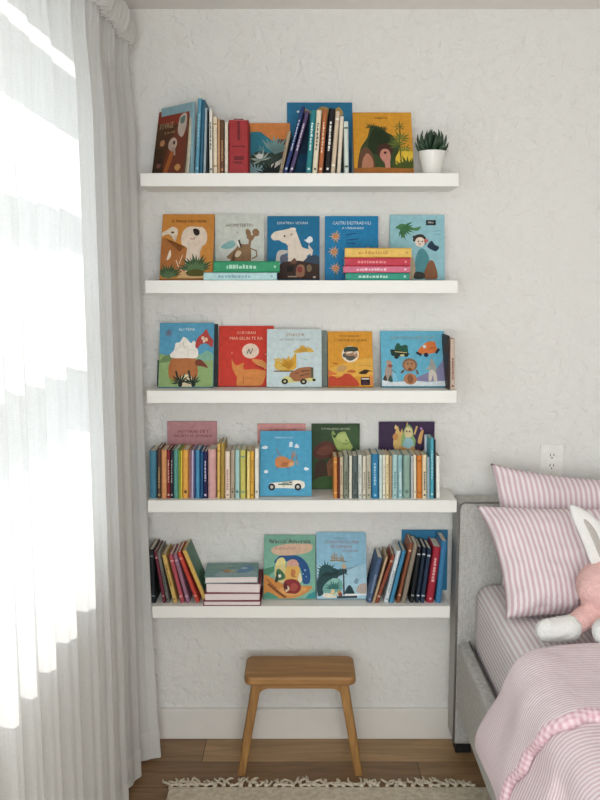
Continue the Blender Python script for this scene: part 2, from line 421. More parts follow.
# artwork shapes in cover fractions (u to the right, v upwards)
def E(cx, cy, rx, ry, c, rot=0): return ('E', cx, cy, rx, ry, c, rot)
def Pg(c, *p): return ('P', p, c)
def Bl(c, *p): return ('B', p, c)
def L(c, wd, *p): return ('L', p, wd, c)
def Fan(c, cx, cy, r, n, a0, a1): return ('F', cx, cy, r, n, a0, a1, c)
def T(s, cx, cy, w, h, c): return ('T', s, cx, cy, w, h, c)
def art_faces(a, w, h):
    k = a[0]; out = []
    cl = lambda x, z: (max(-w/2 + 8e-4, min(w/2 - 8e-4, x)), max(8e-4, min(h - 8e-4, z)))
    uv = lambda u, v: ((u - .5) * w, v * h)
    if k == 'E':
        _, cx, cy, rx, ry, c, rot = a; X, Z = uv(cx, cy); ra = math.radians(rot); p = []
        for i in range(22):
            q = 2*PI*i/22; x, z = rx*w*math.cos(q), ry*h*math.sin(q)
            p.append(cl(X + x*math.cos(ra) - z*math.sin(ra), Z + x*math.sin(ra) + z*math.cos(ra)))
        out.append(p)
    elif k == 'P': c = a[2]; out.append([cl(*uv(*p)) for p in a[1]])
    elif k == 'B': c = a[2]; out.append([cl(*uv(*p)) for p in smooth_closed(a[1])])
    elif k == 'L':
        _, pts, wd, c = a; P = [Vector(uv(*p)) for p in pts]
        for p, q in zip(P, P[1:]):
            d = (q - p).normalized(); n = Vector((-d.y, d.x)) * wd * w / 2; e = d * wd * w * .3
            out.append([cl(*v) for v in (p - n - e, q - n + e, q + n + e, p + n - e)])
    elif k == 'F':
        _, cx, cy, r, n, a0, a1, c = a; X, Z = uv(cx, cy)
        for i in range(n):
            q = math.radians(a0 + (a1 - a0) * i / max(1, n - 1)); R = r * w * (.8 + .2 * ((i * 7) % 3) / 2)
            d = Vector((math.cos(q), math.sin(q))); s = Vector((-d.y, d.x)) * R * .09
            b = Vector((X, Z)); out.append([cl(*v) for v in (b, b + d*R*.5 + s, b + d*R, b + d*R*.5 - s)])
    return out, c
def build_art(art, w, h, root, f=None):
    f = f or (lambda x, y, z: (x, y, z))
    for part, want in (('cover_picture', False), ('title_lettering', True)):
        bm = bmesh.new(); mats = []; lay = 1
        for a in art:
            if (a[0] == 'T') != want: continue
            y = (-.0015 if want else -.0002) - .00004 * lay; lay += 1
            if a[0] == 'T':
                _, s, cx, cy, tw, th, c = a; vs, fs = text_geo(s); faces = []
                c_ = paper(c)
                if c_ not in mats: mats.append(c_)
                H = max(q[1] for q in vs) - min(q[1] for q in vs)
                V = [bm.verts.new(f((cx - .5 + p[0] * tw) * w, y, cy * h + p[1] / H * th * h)) for p in vs]
                for q in fs:
                    try: bm.faces.new([V[i] for i in q]).material_index = mats.index(c_)
                    except ValueError: pass
                continue
            faces, c = art_faces(a, w, h); c_ = paper(c)
            if c_ not in mats: mats.append(c_)
            for p in faces:
                q = []
                for v in p:
                    if not q or (abs(v[0]-q[-1][0]) + abs(v[1]-q[-1][1])) > 1e-5: q.append(v)
                if len(q) > 1 and abs(q[0][0]-q[-1][0]) + abs(q[0][1]-q[-1][1]) < 1e-5: q.pop()
                if len(q) < 3: continue
                fc = bm.faces.new([bm.verts.new(f(x, y, z)) for x, z in q]); fc.material_index = mats.index(c_)
        if len(bm.faces):
            bmesh.ops.triangulate(bm, faces=[q for q in bm.faces if len(q.verts) > 4])
            for fc in bm.faces:                      # printed side faces outward
                fc.normal_update()
            obj(part, bm, mats, root, recalc=False)
        else: bm.free()
def face_book(label, row, px0, px1, ytop, hexc, art=(), yb=-.115, t=.012, lean=None, group='picture books shown face out', base_px=None, yaw=0, name='picture_book'):
    zs = ZS[row]; L_ = .2; h = .2
    for _ in range(12):
        yt = yb + h * math.sin(L_)
        zt = wz(ytop, yt)
        h = (zt - zs - t * math.sin(L_)) / math.cos(L_)
        if lean is None:
            L_ = math.asin(max(.01, min(.7, (-.0035 - yb - t * math.cos(L_)) / h)))
        else: L_ = math.radians(lean)
    zm = zs + h * .5; ym = yb + h * .5 * math.sin(L_)
    x0, x1 = wx(px0, ym, zm), wx(px1, ym, zm); w = x1 - x0
    r = thing(name, label, 'book', ((x0 + x1) / 2, yb, zs + t * math.sin(L_) + .0003), (-L_, 0, yaw), group)
    f = lambda a, b, z: (a - w/2, b, z)
    obj('cover', cover_bm(w, t, h, .0018, .0012, f), paper(hexc), r)
    obj('page_block', pages_bm(w, t, h, .0018, f), PAGES, r)
    if art: build_art(art, w, h, r)
    return r, w, h
def spine_marks(root, t, h, hexc, style, f):
    rnd = random.Random(int(h * 1e5) + int(t * 1e5))
    bm = bmesh.new(); z = h * (.80 if style != 2 else .62); wmark = t * .36
    e = lambda x0, x1, z0, z1: prism(bm, [(-.0003, x0), (-.0003, x1), (.0006, x1), (.0006, x0)], z0, z1, f)
    if style == 0:                                  # a line of lettering down the spine
        while z > h * .36:
            l = rnd.uniform(.004, .010); e(t/2 - wmark/2, t/2 + wmark * rnd.uniform(.1, .5), z - l, z); z -= l + rnd.uniform(.0012, .004)
    elif style == 1:                                # two bands
        e(t * .12, t * .88, h * .86, h * .86 + .005); obj('spine_band', bm, paper(hexc), root); bm = bmesh.new(); e(t * .12, t * .88, h * .12, h * .12 + .005)
    elif style == 2:
        while z > h * .22:
            l = rnd.uniform(.003, .007); e(t/2 - wmark/2, t/2 + wmark/2, z - l, z); z -= l + rnd.uniform(.0012, .003)
    obj('spine_band' if style == 1 else 'spine_lettering', bm, paper(hexc), root)
    if style in (0, 2):
        bm = bmesh.new(); s = min(.0032, t * .3)
        prism(bm, [(-.0003, t/2 - s), (-.0003, t/2 + s), (.0006, t/2 + s), (.0006, t/2 - s)], h * .055, h * .055 + 2*s, f)
        obj('publisher_mark', bm, paper(hexc), root)
def spine_book(label, row, xb, xt, ytop, wpx, hexc, group, yb=-.152, w=.125, mark=None, style=0, rnd=.5, bd=.0016, pages=None, shrink=.95):
    zs = ZS[row]
    zt = wz(ytop, yb); Xb = wx(xb, yb, zs); Xt = wx(xt, yb, zt)
    th = math.atan2(Xt - Xb, zt - zs); h = math.hypot(Xt - Xb, zt - zs)
    t = wx(300 + wpx, yb, (zs + zt)/2) * math.cos(th) * shrink
    r = thing('book', label, 'book', (Xb, yb, zs + t/2*abs(math.sin(th)) + .0003), (0, th, 0), group)
    f = lambda a, b, z: (b - t/2, a, z)
    bd = min(bd, t * .2)
    obj('cover', cover_bm(w, t, h, bd, t * rnd * .8, f), paper(hexc), r)
    obj('page_block', pages_bm(w, t, h, bd, f), pages or PAGES, r)
    if mark: spine_marks(r, t, h, mark, style, f)
    return r
def flat_book(label, row, px0, px1, z0, z1, hexc, group, yb=SY + .004, w=.115, fore=False, mark=None, yaw=0, pages=None, emblem=None, art=()):
    t = z1 - z0
    x0, x1 = wx(px0, yb, (z0+z1)/2), wx(px1, yb, (z0+z1)/2); h = x1 - x0
    r = thing('book', label, 'book', ((x0 + x1)/2, yb, z0 + .0002), (0, 0, yaw), group)
    f = (lambda a, b, z: (z - h/2, w - a, b)) if fore else (lambda a, b, z: (h/2 - z, a, b))
    obj('cover', cover_bm(w, t - .0004, h, .0016, t * .2, f), paper(hexc), r)
    obj('page_block', pages_bm(w, t - .0004, h, .0016, f), pages or PAGES, r)
    if mark: spine_marks(r, t, h, mark, 0, f)
    if art: build_art(art, h, w, r, lambda x, y, z: (x, z, t - .0004 - (y + .0) ) )
    return r
# ---------- top shelf
G1 = 'upright books at the left of the top shelf'; G2 = 'slanting books in the middle of the top shelf'
CR = '#e9dcc4'
def yawed(label, px, ytop, yb, w, t, hexc, yaw, tilt, art=()):
    zs = ZS[0]; h = (wz(ytop, yb) - zs) / math.cos(tilt)
    r = thing('picture_book', label, 'book', (wx(px, yb, zs), yb, zs + t * math.sin(tilt) + .0003), (0, 0, 0), G1)
    r.rotation_euler = (Matrix.Rotation(yaw, 3, 'Z') @ Matrix.Rotation(-tilt, 3, 'X')).to_euler()
    f = lambda a, b, z: (-a, b, z)
    obj('cover', cover_bm(w, t, h, .0018, t * .2, f), paper(hexc), r)
    obj('page_block', pages_bm(w, t, h, .0018, f), PAGES, r)
    if art: build_art(art, w, h, r, lambda x, y, z: (x - w/2, y, z))
    return r
yawed('brown picture book with a red upper part, leaning at the left of the top shelf', 182.4, 104.5, -.155, .158, .011, '#5a3a25',
      math.radians(-44), math.radians(10),
      [Pg('#8f3b2a', (0, .82), (1, .72), (1, 1), (0, 1)), Bl('#7a3f2c', (.35, .0), (.5, .5), (.75, .8), (1, .8), (1, 0)), Pg('#4a3423', (0, 0), (.35, 0), (.3, .4), (0, .45)),
       Bl('#c9b8a8', (.72, .86), (.9, .9), (.95, .72), (.86, .55), (.7, .64)), Bl('#6b7f78', (.74, .84), (.88, .86), (.86, .76), (.76, .76)),
       E(.58, .46, .14, .1, '#cdb1a0'), Bl('#b9a08e', (.52, .4), (.66, .4), (.7, .28), (.58, .34)), E(.62, .48, .04, .03, '#4a4040'),
       Pg('#b8672f', (.36, .0), (.5, .0), (.66, .34), (.54, .36)), E(.24, .5, .08, .05, '#c88f63'), Bl('#d0975a', (.72, .1), (.82, .15), (.92, .1), (.84, .04)),
       E(.2, .16, .07, .04, '#8f5a50'), E(.22, .22, .05, .04, '#402d28'),
       T('SOVAGE', .32, .76, .44, .09, '#c9a579'), T('lu monde', .45, .65, .34, .035, '#c9a579')])
yawed('pale blue tall picture book behind the brown and cream leaning ones on the top shelf', 191.4, 101.5, -.149, .158, .011, '#8fb3bd', math.radians(-44), math.radians(3))
yawed('thin cream book squeezed between the brown and pale blue leaning books, top shelf', 187.4, 104, -.152, .150, .006, '#cfc8b2', math.radians(-44), math.radians(6.5))
for (xb, xt, yt, wp, hx, mk, st, lb) in [
    (196.8, 199.8, 98.5, 4.2, '#5b9ab4', '#9cc3d0', 0, 'bright blue tall spine, tallest of the left group on the top shelf'),
    (200.9, 203.6, 100, 3.0, '#2f6783', None, 0, 'deep teal spine against the right side of the bright blue spine, top shelf'),
    (204.4, 206.2, 108, 2.8, '#a3b4bb', None, 0, 'pale grey-blue spine between the deep teal and black-edged white spines, top shelf'),
    (207.2, 207.8, 109.5, 1.4, '#23252a', None, 0, 'very thin black spine beside the tall white spine, top shelf'),
    (210.9, 210.6, 109.5, 3.2, '#e9e5da', '#4a4a48', 0, 'tall white spine with a small dark mark, left group of the top shelf'),
    (215.3, 215.0, 117, 4.4, '#e3d3ba', '#b9986b', 1, 'cream spine right of the tall white spine on the top shelf'),
    (218.9, 218.7, 119, 2.4, '#c79a72', None, 0, 'thin tan spine between the cream and brown spines, top shelf'),
    (222.2, 222.0, 120, 3.8, '#6a4a38', '#b98a5a', 2, 'dark brown spine with tan marks near the thick red book, top shelf'),
    (226.3, 226.3, 122, 3.6, '#e6d9c6', None, 0, 'cream spine pressed against the thick red book, top shelf')]:
    spine_book(lb, 0, xb, xt, yt, wp, hx, G1, mark=mk, style=st)
r = spine_book('thick deep red book with faint dark lettering on its wide spine, top shelf', 0, 238.6, 238.6, 120.3, 19.5, '#a02c30', G1, mark=None, rnd=.1, w=.12, shrink=1)
bm = bmesh.new()
for z0, z1, x0, x1 in ((.10, .155, -.004, .004), (.03, .036, -.016, .012), (.04, .052, -.014, .016), (.16, .163, -.015, .015), (.08, .083, -.02, .02)):
    box(bm, x0, x1, -.0004, .0004, z0, z1)
obj('spine_lettering', bm, paper('#6d1a20'), r)

face_book('orange and teal picture book behind, between the red book and the slanting spines', 0, 249.5, 290, 123.2, '#d98745', yb=-.055, t=.008, lean=12,
     art=[Bl('#2f7f92', (-.2, .72), (.2, .84), (.4, .76), (.6, .66), (.78, .68), (.8, .2), (.4, -.2), (-.2, .1)), Bl('#6b4a37', (.66, .6), (.9, .7), (1.1, .7), (1.1, -.1), (.6, -.1)),
          Bl('#38483f', (.0, .34), (.25, .48), (.5, .44), (.75, .5), (.85, .2), (.7, -.1), (.0, -.1)), Fan('#7fa3a0', .62, .42, .5, 9, 30, 130), Fan('#a9b8ac', .3, .3, .32, 7, 20, 200),
          Bl('#d9d3c7', (.5, .2), (.72, .3), (.82, .34), (.74, .22), (.6, .16)), E(.25, .38, .09, .05, '#dce0da'), Fan('#87aab0', .15, .02, .4, 8, 20, 150), Fan('#1d2b29', .5, .03, .4, 8, 30, 160),
          Fan('#7fa3a0', .3, .5, .14, 6, 0, 300)])
face_book('large teal-blue picture book with a tan tree crown behind the slanting spines', 0, 287, 352, 102.6, '#1f7198', yb=-.022, t=.009, lean=3,
     art=[Bl('#a98f55', (.25, .93), (.4, .88), (.55, .95), (.7, .9), (.8, .94), (.86, .84), (.7, .78), (.66, .6), (.52, .62), (.5, .8), (.3, .82)), E(.17, .88, .02, .014, '#d7e3e6'),
          Bl('#23425f', (.2, .78), (.4, .8), (.4, .2), (.2, .2)), Pg('#16577c', (0, 0), (1, 0), (1, .4), (0, .3))])
for (xb, xt, yt, wp, hx, mk, st, lb) in [
    (280.6, 289.6, 131.5, 3.6, '#a7977f', '#7d6a58', 2, 'short tan spine slanting at the far left of the middle group, top shelf'),
    (285.0, 303.2, 107, 4.0, '#2b3e70', '#c9d3df', 0, 'dark blue spine slanting steeply, crossing the teal-blue cover on the top shelf'),
    (290.6, 307.6, 111.5, 4.2, '#54476d', '#cfcbd6', 0, 'purple-grey spine slanting parallel to the dark blue one, top shelf'),
    (308.4, 313.6, 110.5, 6.0, '#2b8188', '#d6ece6', 0, 'teal-green spine with pale lettering in the slanting group, top shelf'),
    (314.7, 319.2, 110.5, 5.4, '#e8dcc2', '#5b5348', 0, 'cream spine right of the teal-green spine, top shelf'),
    (320.4, 325.2, 109.5, 4.8, '#b5683c', '#f0d9b8', 0, 'rust-orange spine left of the black spine on the top shelf'),
    (327.2, 332.2, 108.8, 6.8, '#1f1c1e', '#ece8df', 0, 'black spine with white lettering in the middle of the top shelf'),
    (332.8, 337.9, 111.5, 4.6, '#d4bfa4', '#efeae0', 1, 'beige spine leaning just right of the black spine, top shelf'),
    (338.7, 342.0, 116.5, 3.9, '#e3d6c1', None, 0, 'cream narrow spine between the beige and pale mint spines, top shelf'),
    (346.6, 346.0, 121.5, 4.8, '#d3dcd3', '#3f5a4c', 1, 'pale mint spine with dark green marks at the right of the slanting group')]:
    spine_book(lb, 0, xb, xt, yt, wp, hx, G2, mark=mk, style=st, w=.115)
face_book('mustard-yellow picture book with a dark green bush beside the potted succulent', 0, 353.4, 412.6, 112.6, '#dd9c2c', t=.012, yb=-.12,
     art=[Bl('#e8c33a', (.62, .0), (.7, .3), (.85, .42), (1.02, .3), (1.02, .0)), Bl('#3c4a2a', (.06, .1), (.12, .4), (.24, .58), (.3, .76), (.45, .76), (.58, .66), (.68, .6), (.78, .42), (.68, .2), (.66, .02), (.1, .02)),
          Bl('#27351f', (.25, .5), (.35, .72), (.5, .7), (.62, .56), (.5, .4), (.42, .3), (.3, .34)), Bl('#6b4a37', (.08, .02), (.1, .3), (.2, .42), (.32, .3), (.34, .02)),
          Bl('#b97f62', (.14, .06), (.16, .24), (.24, .32), (.32, .2), (.3, .04)), Bl('#4a2d25', (.4, .3), (.42, .44), (.56, .48), (.66, .4), (.62, .28), (.5, .24)),
          Bl('#c98a78', (.44, .28), (.48, .38), (.58, .38), (.62, .28), (.58, .12), (.5, .18)), E(.53, .33, .025, .02, '#3a2019'), Bl('#c98a78', (.52, .2), (.6, .2), (.6, .02), (.54, .02)),
          L('#54502a', .02, (.8, .05), (.78, .5), (.8, .78)), Fan('#5d6b2e', .79, .76, .13, 8, 0, 320), Fan('#66742f', .8, .55, .2, 9, -20, 200), Fan('#66742f', .76, .45, .2, 7, 20, 200), Fan('#66742f', .86, .36, .16, 7, 0, 180),
          Fan('#4d5a26', .9, .06, .3, 9, 20, 160), Fan('#4d5a26', .8, .04, .25, 7, 40, 150), Fan('#364325', .3, .74, .12, 8, 0, 180), Fan('#364325', .5, .7, .12, 8, 0, 180),
          Pg('#a9692f', (0, 0), (1, 0), (1, .07), (.4, .09), (0, .08)), T('SNAKE FUE', .48, .905, .22, .032, '#3a2412')])

# ---------- second shelf
FP = dict(yb=-.052, t=.010)
face_book('orange picture book with a cream lion and green agave plants, leftmost on the second shelf', 1, 161, 213.4, 214.3, '#d18c3e', yb=-.115, t=.012,
     art=[Bl('#b06f3a', (.0, .55), (.1, .62), (.26, .5), (.35, .42), (.5, .5), (.55, .2), (.3, .05), (.02, .1)), Bl('#e3d3bb', (-.05, .68), (.1, .75), (.2, .8), (.3, .76), (.3, .66), (.25, .58), (.2, .66), (.1, .68), (-.05, .63)),
          Bl('#cdbdaa', (.24, .66), (.29, .66), (.27, .57), (.24, .6)), E(.21, .71, .03, .016, '#4a3c33'), Bl('#e8dcc8', (.14, .36), (.18, .44), (.2, .36), (.17, .3), (.12, .28)),
          Bl('#e6d3bf', (.38, .62), (.42, .74), (.52, .8), (.68, .8), (.8, .78), (.87, .68), (.86, .55), (.78, .48), (.74, .3), (.76, .06), (.5, .06), (.48, .3), (.5, .46), (.4, .52)),
          Bl('#2f1f1a', (.6, .76), (.66, .77), (.72, .74), (.72, .68), (.67, .66), (.62, .69)), L('#a5503a', .014, (.55, .62), (.58, .605), (.62, .61), (.64, .63)),
          L('#ead9bd', .012, (.3, .28), (.36, .16), (.45, .1)), L('#ead9bd', .012, (.42, .36), (.36, .22)), Bl('#d8b17c', (.35, .02), (.42, .1), (.6, .06), (.8, .05), (.8, .0), (.35, 0)),
          Fan('#3f5b3d', .17, .02, .32, 13, 15, 165), Fan('#5a7550', .17, .0, .24, 9, 25, 155), Fan('#3f5b3d', .68, .12, .38, 15, 10, 170), Fan('#5f7d52', .68, .1, .3, 11, 20, 165), Bl('#5a5a2a', (.5, .1), (.68, .14), (.86, .1), (.8, .04), (.56, .04)),
          T('IL WALE DEDITEMA', .52, .885, .66, .042, '#4a2a14')])
face_book('pale grey picture book with a brown mouse-like creature above the flat green book', 1, 214.8, 264.2, 214.3, '#cfd1c8', t=.01, yb=-.05,
     art=[Bl('#9cc4c8', (0, 0), (.0, .4), (.1, .2), (.5, .06), (.5, 0)), Bl('#88b5b4', (.12, .5), (.22, .56), (.36, .6), (.42, .54), (.34, .48), (.2, .47)),
          Bl('#94704f', (.24, .34), (.4, .46), (.5, .54), (.6, .54), (.7, .53), (.74, .4), (.72, .2), (.74, .1), (.3, .1), (.28, .24), (.4, .3)),
          L('#94704f', .05, (.7, .5), (.72, .66)), E(.68, .71, .05, .07, '#94704f', 20), E(.83, .72, .07, .06, '#94704f', 30), Bl('#94704f', (.64, .66), (.76, .68), (.82, .68), (.76, .6), (.7, .6)),
          L('#94704f', .025, (.72, .48), (.84, .44), (.85, .36), (.76, .32)), Bl('#d9c3a3', (.4, .36), (.46, .44), (.54, .42), (.48, .35)), L('#4c3a33', .035, (.49, .6), (.53, .5)), L('#ece9e0', .03, (.46, .58), (.5, .5)), E(.46, .72, .016, .01, '#b98f86'),
          T('SHUMPTERTIO', .5, .83, .56, .05, '#6b5f4c')])
face_book('blue picture book with a cream horse, third cover from left on the second shelf', 1, 267.3, 319.6, 216.2, '#17709a', t=.011, yb=-.05,
     art=[Bl('#e6d7c6', (.07, .68), (.14, .75), (.3, .78), (.4, .8), (.48, .82), (.54, .78), (.6, .65), (.66, .52), (.78, .48), (.84, .5), (.84, .42), (.76, .37), (.7, .2), (.42, .18), (.4, .44), (.38, .56), (.3, .58), (.22, .62), (.12, .62)),
          Bl('#f0e6da', (.44, .8), (.5, .82), (.55, .8), (.52, .78)), E(.33, .685, .018, .018, '#57382b'), E(.46, .71, .02, .016, '#a98a4a'), L('#e6d7c6', .03, (.8, .52), (.86, .46), (.84, .38)),
          Bl('#c9c4bd', (.16, .2), (.2, .44), (.38, .46), (.38, .42), (.26, .36), (.24, .2)), E(.32, .33, .08, .07, '#5c6275'), Bl('#e9edf0', (.74, .63), (.8, .68), (.86, .66), (.86, .6), (.78, .58), (.7, .63)), L('#cfd6d8', .012, (.8, .58), (.79, .5)),
          Bl('#37495d', (.7, .3), (.84, .38), (1.0, .34), (1.0, .0), (.6, 0), (.6, .2)), Pg('#3d2a22', (.2, 0), (1, 0), (1, .24), (.6, .3), (.3, .28), (.2, .2)), Pg('#191413', (.38, .12), (.5, .13), (.5, .22), (.38, .21)),
          Bl('#9a6d50', (.55, .06), (.58, .22), (.7, .22), (.7, .06)), E(.62, .16, .05, .05, '#8b3b3a'), E(.8, .18, .05, .06, '#7d6a4e'), Bl('#6e4a39', (.44, .26), (.52, .34), (.56, .26)), E(.9, .04, .03, .016, '#c9bfb0'), L('#b9a892', .02, (.4, .05), (.56, .05)),
          T('ESPATINO VEVIAN', .48, .89, .58, .04, '#d9e6ea')])
FL = lambda x, y: [Fan('#d9a25a', x, y, .13, 10, 0, 324), E(x, y, .045, .035, '#b5603a'), Fan('#e8bc7c', x, y, .09, 6, 20, 320), L('#54773f', .014, (x, y - .06), (x, y - .13))]
face_book('bright blue picture book with orange flowers down its edge, behind the yellow-topped pile', 1, 325, 378.3, 216.2, '#1a7fb2', t=.011, yb=-.05,
     art=FL(.2, .68) + FL(.17, .44) + FL(.2, .18) + [Bl('#cf9a86', (.74, .42), (.78, .5), (.84, .5), (.86, .42)), L('#1c4f83', .02, (.4, .7), (.58, .73)), L('#1c4f83', .02, (.4, .62), (.62, .64)), L('#1c4f83', .02, (.4, .58), (.56, .57)),
          T('CASTRI DESTRADOLI', .5, .89, .72, .05, '#dcebf2'), T('A UNRAHANI', .52, .81, .4, .035, '#dcebf2')])
face_book('light blue picture book with a palm branch and a girl, rightmost on the second shelf', 1, 390, 444.6, 215, '#93c3cd', yb=-.05, t=.012,
     art=[Bl('#4c7f52', (.1, .8), (.2, .86), (.3, .85), (.44, .8), (.56, .82), (.52, .76), (.4, .76), (.3, .78), (.28, .72), (.24, .64), (.2, .7), (.18, .77)), Fan('#3f7246', .22, .8, .24, 9, -110, 30),
          Pg('#1e2428', (.66, .84), (.84, .84), (.84, .92), (.66, .92)), Bl('#4f8f97', (.46, .1), (.48, .36), (.56, .48), (.66, .44), (.72, .3), (.7, .1)), Bl('#3a2f2b', (.42, .6), (.46, .68), (.58, .7), (.66, .64), (.64, .54), (.5, .58)),
          E(.55, .58, .09, .075, '#ead9c9'), E(.52, .59, .012, .012, '#2c2320'), E(.59, .59, .012, .012, '#2c2320'), E(.55, .55, .02, .008, '#b0574a'), L('#3a2f2b', .04, (.43, .66), (.6, .68)), E(.66, .6, .04, .03, '#c96a64'),
          Bl('#22384c', (.68, .52), (.76, .6), (.82, .54), (.9, .5), (.84, .44), (.74, .47)), Bl('#8a5a3c', (.62, .02), (.66, .2), (.74, .3), (.82, .24), (.86, .02)), Bl('#b7a489', (.28, .3), (.4, .38), (.46, .2), (.44, .02), (.3, .02)), Bl('#3a3a36', (.44, .02), (.47, .12), (.62, .1), (.62, .02)),
          L('#6ba3ae', .01, (.82, .74), (.92, .76)), L('#6ba3ae', .01, (.82, .7), (.92, .7)), T('MIO', .75, .88, .1, .03, '#e9e9e4')])
GA = 'books lying flat in front of the grey picture book'; GB = 'books lying flat in front of the flower picture book'
z1 = ZS[1]
def zr(y0): return wz(y0, SY + .004)
flat_book('pale aqua book lying flat on the second shelf under the green one', 1, 203.6, 276.8, z1, zr(272.4), '#b3d7d8', GA, mark='#84a9b8', w=.11)
flat_book('emerald green book lying flat on top of the pale aqua one', 1, 213.5, 279.6, zr(272.4), zr(261), '#2f9467', GA, mark='#a8d6bf', w=.11)
flat_book('green-teal book at the bottom of the colourful flat pile on the second shelf', 1, 346, 409.4, z1, zr(272.8), '#2f957e', GB, mark='#b8dccf', w=.11)
flat_book('pink book lying flat in the colourful pile, just below the red one', 1, 343.6, 410, zr(272.8), zr(266), '#d5708a', GB, mark='#f0c6cf', w=.11)
flat_book('crimson red book lying flat in the colourful pile, just below the yellow one', 1, 344.8, 410.4, zr(266), zr(257.6), '#c43a4c', GB, mark='#e58c90', w=.11)
flat_book('yellow book on top of the colourful flat pile on the second shelf', 1, 345, 411.4, zr(257.6), zr(247.8), '#e6bd5e', GB, mark='#c99a48', w=.11)

# ---------- third shelf
face_book('dark small book mostly hidden behind the blue popcorn-box picture book, third shelf', 2, 157.2, 172, 360, '#22282a', yb=-.070, t=.008, lean=16)
tall = face_book('tall dark grey book hidden behind the blue popcorn-box picture book, third shelf', 2, 176, 217.4, 324, '#373c3d', yb=-.074, t=.010)
face_book('blue and green picture book with a white popcorn cloud, leftmost on the third shelf', 2, 159, 213.6, 323, '#569fc0', yb=-.104, t=.009, lean=math.degrees(-tall[0].rotation_euler.x),
     art=[Pg('#8fab70', (0, 0), (1, 0), (1, .44), (.8, .5), (.6, .52), (.3, .46), (0, .52)), Bl('#6f8b5a', (0, .38), (.15, .5), (.3, .46), (.2, .4)), Bl('#7fb29a', (.7, .42), (.86, .56), (1.0, .5), (1.0, .42)), Bl('#b06a38', (.22, .12), (.24, .44), (.64, .44), (.68, .12)), Pg('#b5703d', (.23, .15), (.68, .15), (.67, .45), (.24, .45)),
          Bl('#f1ebe0', (.2, .5), (.28, .58), (.3, .68), (.38, .7), (.44, .78), (.52, .74), (.58, .68), (.64, .72), (.7, .62), (.7, .46), (.5, .45), (.26, .45)), L('#cfc3b3', .012, (.44, .7), (.46, .6), (.5, .64)), L('#d8cfc2', .01, (.3, .6), (.4, .62)),
          Bl('#b3413a', (.66, .64), (.7, .76), (.8, .84), (.86, .9), (.92, .8), (.99, .72), (.97, .62), (.9, .66), (.84, .68), (.76, .66), (.7, .6)), E(.8, .76, .03, .03, '#e4cdb5'), E(.86, .74, .03, .03, '#e8c89a'), E(.82, .71, .02, .02, '#f0e4d2'),
          Fan('#8b3a36', .17, .84, .09, 8, 0, 315), Bl('#7d3d2d', (.68, .42), (.78, .42), (.9, .3), (.8, .32), (.68, .34)), Bl('#d9cba8', (.36, .1), (.5, .2), (.64, .12), (.62, .0), (.4, .0)),
          Fan('#263b2a', .4, .06, .22, 8, 20, 180), Fan('#263b2a', .64, .05, .2, 7, 30, 170), L('#223026', .03, (.36, .12), (.5, .08), (.66, .1)), L('#223026', .035, (.32, .24), (.36, .12)), L('#223026', .035, (.55, .25), (.58, .14)), E(.4, .05, .04, .05, '#1e2a24'), E(.64, .05, .04, .05, '#1e2a24'), E(.24, .1, .02, .05, '#7d9a3a'),
          T('ALUTEMA', .5, .895, .3, .045, '#dbe9ec')])
face_book('red picture book with an orange fox under a cream moon, third shelf', 2, 218.6, 273.6, 326, '#cf3b2c', yb=-.078, t=.010,
     art=[E(.58, .58, .155, .125, '#e6cdb9'), L('#c5beb5', .02, (.5, .54), (.56, .62)), L('#6d7370', .018, (.52, .54), (.55, .61), (.58, .53), (.62, .62)),
          Bl('#db8a45', (.24, .44), (.28, .38), (.34, .34), (.46, .38), (.44, .3), (.5, .27), (.66, .28), (.8, .26), (.86, .24), (.84, .12), (.74, .0), (.36, .0), (.34, .14), (.26, .28)),
          Bl('#d9914d', (.6, .44), (.7, .44), (.8, .42), (.9, .34), (.86, .28), (.78, .32), (.68, .36)), L('#a3321f', .03, (.68, .34), (.82, .29)), E(.24, .545, .016, .012, '#dc8a6a'), E(.86, .525, .02, .016, '#dc8a6a'), L('#c97c3a', .02, (.5, .14), (.62, .12)), L('#c26f35', .02, (.45, .18), (.46, .04)),
          T('SOBORAN', .5, .885, .34, .05, '#ecbcA0'.lower()), T('MARGELIN TE RA', .5, .79, .6, .05, '#ecbca0')])
behind = face_book('grey-green book peeking out behind the right edge of the pale truck picture book', 2, 285, 327.2, 330.6, '#7f8a82', yb=-.078, t=.010)
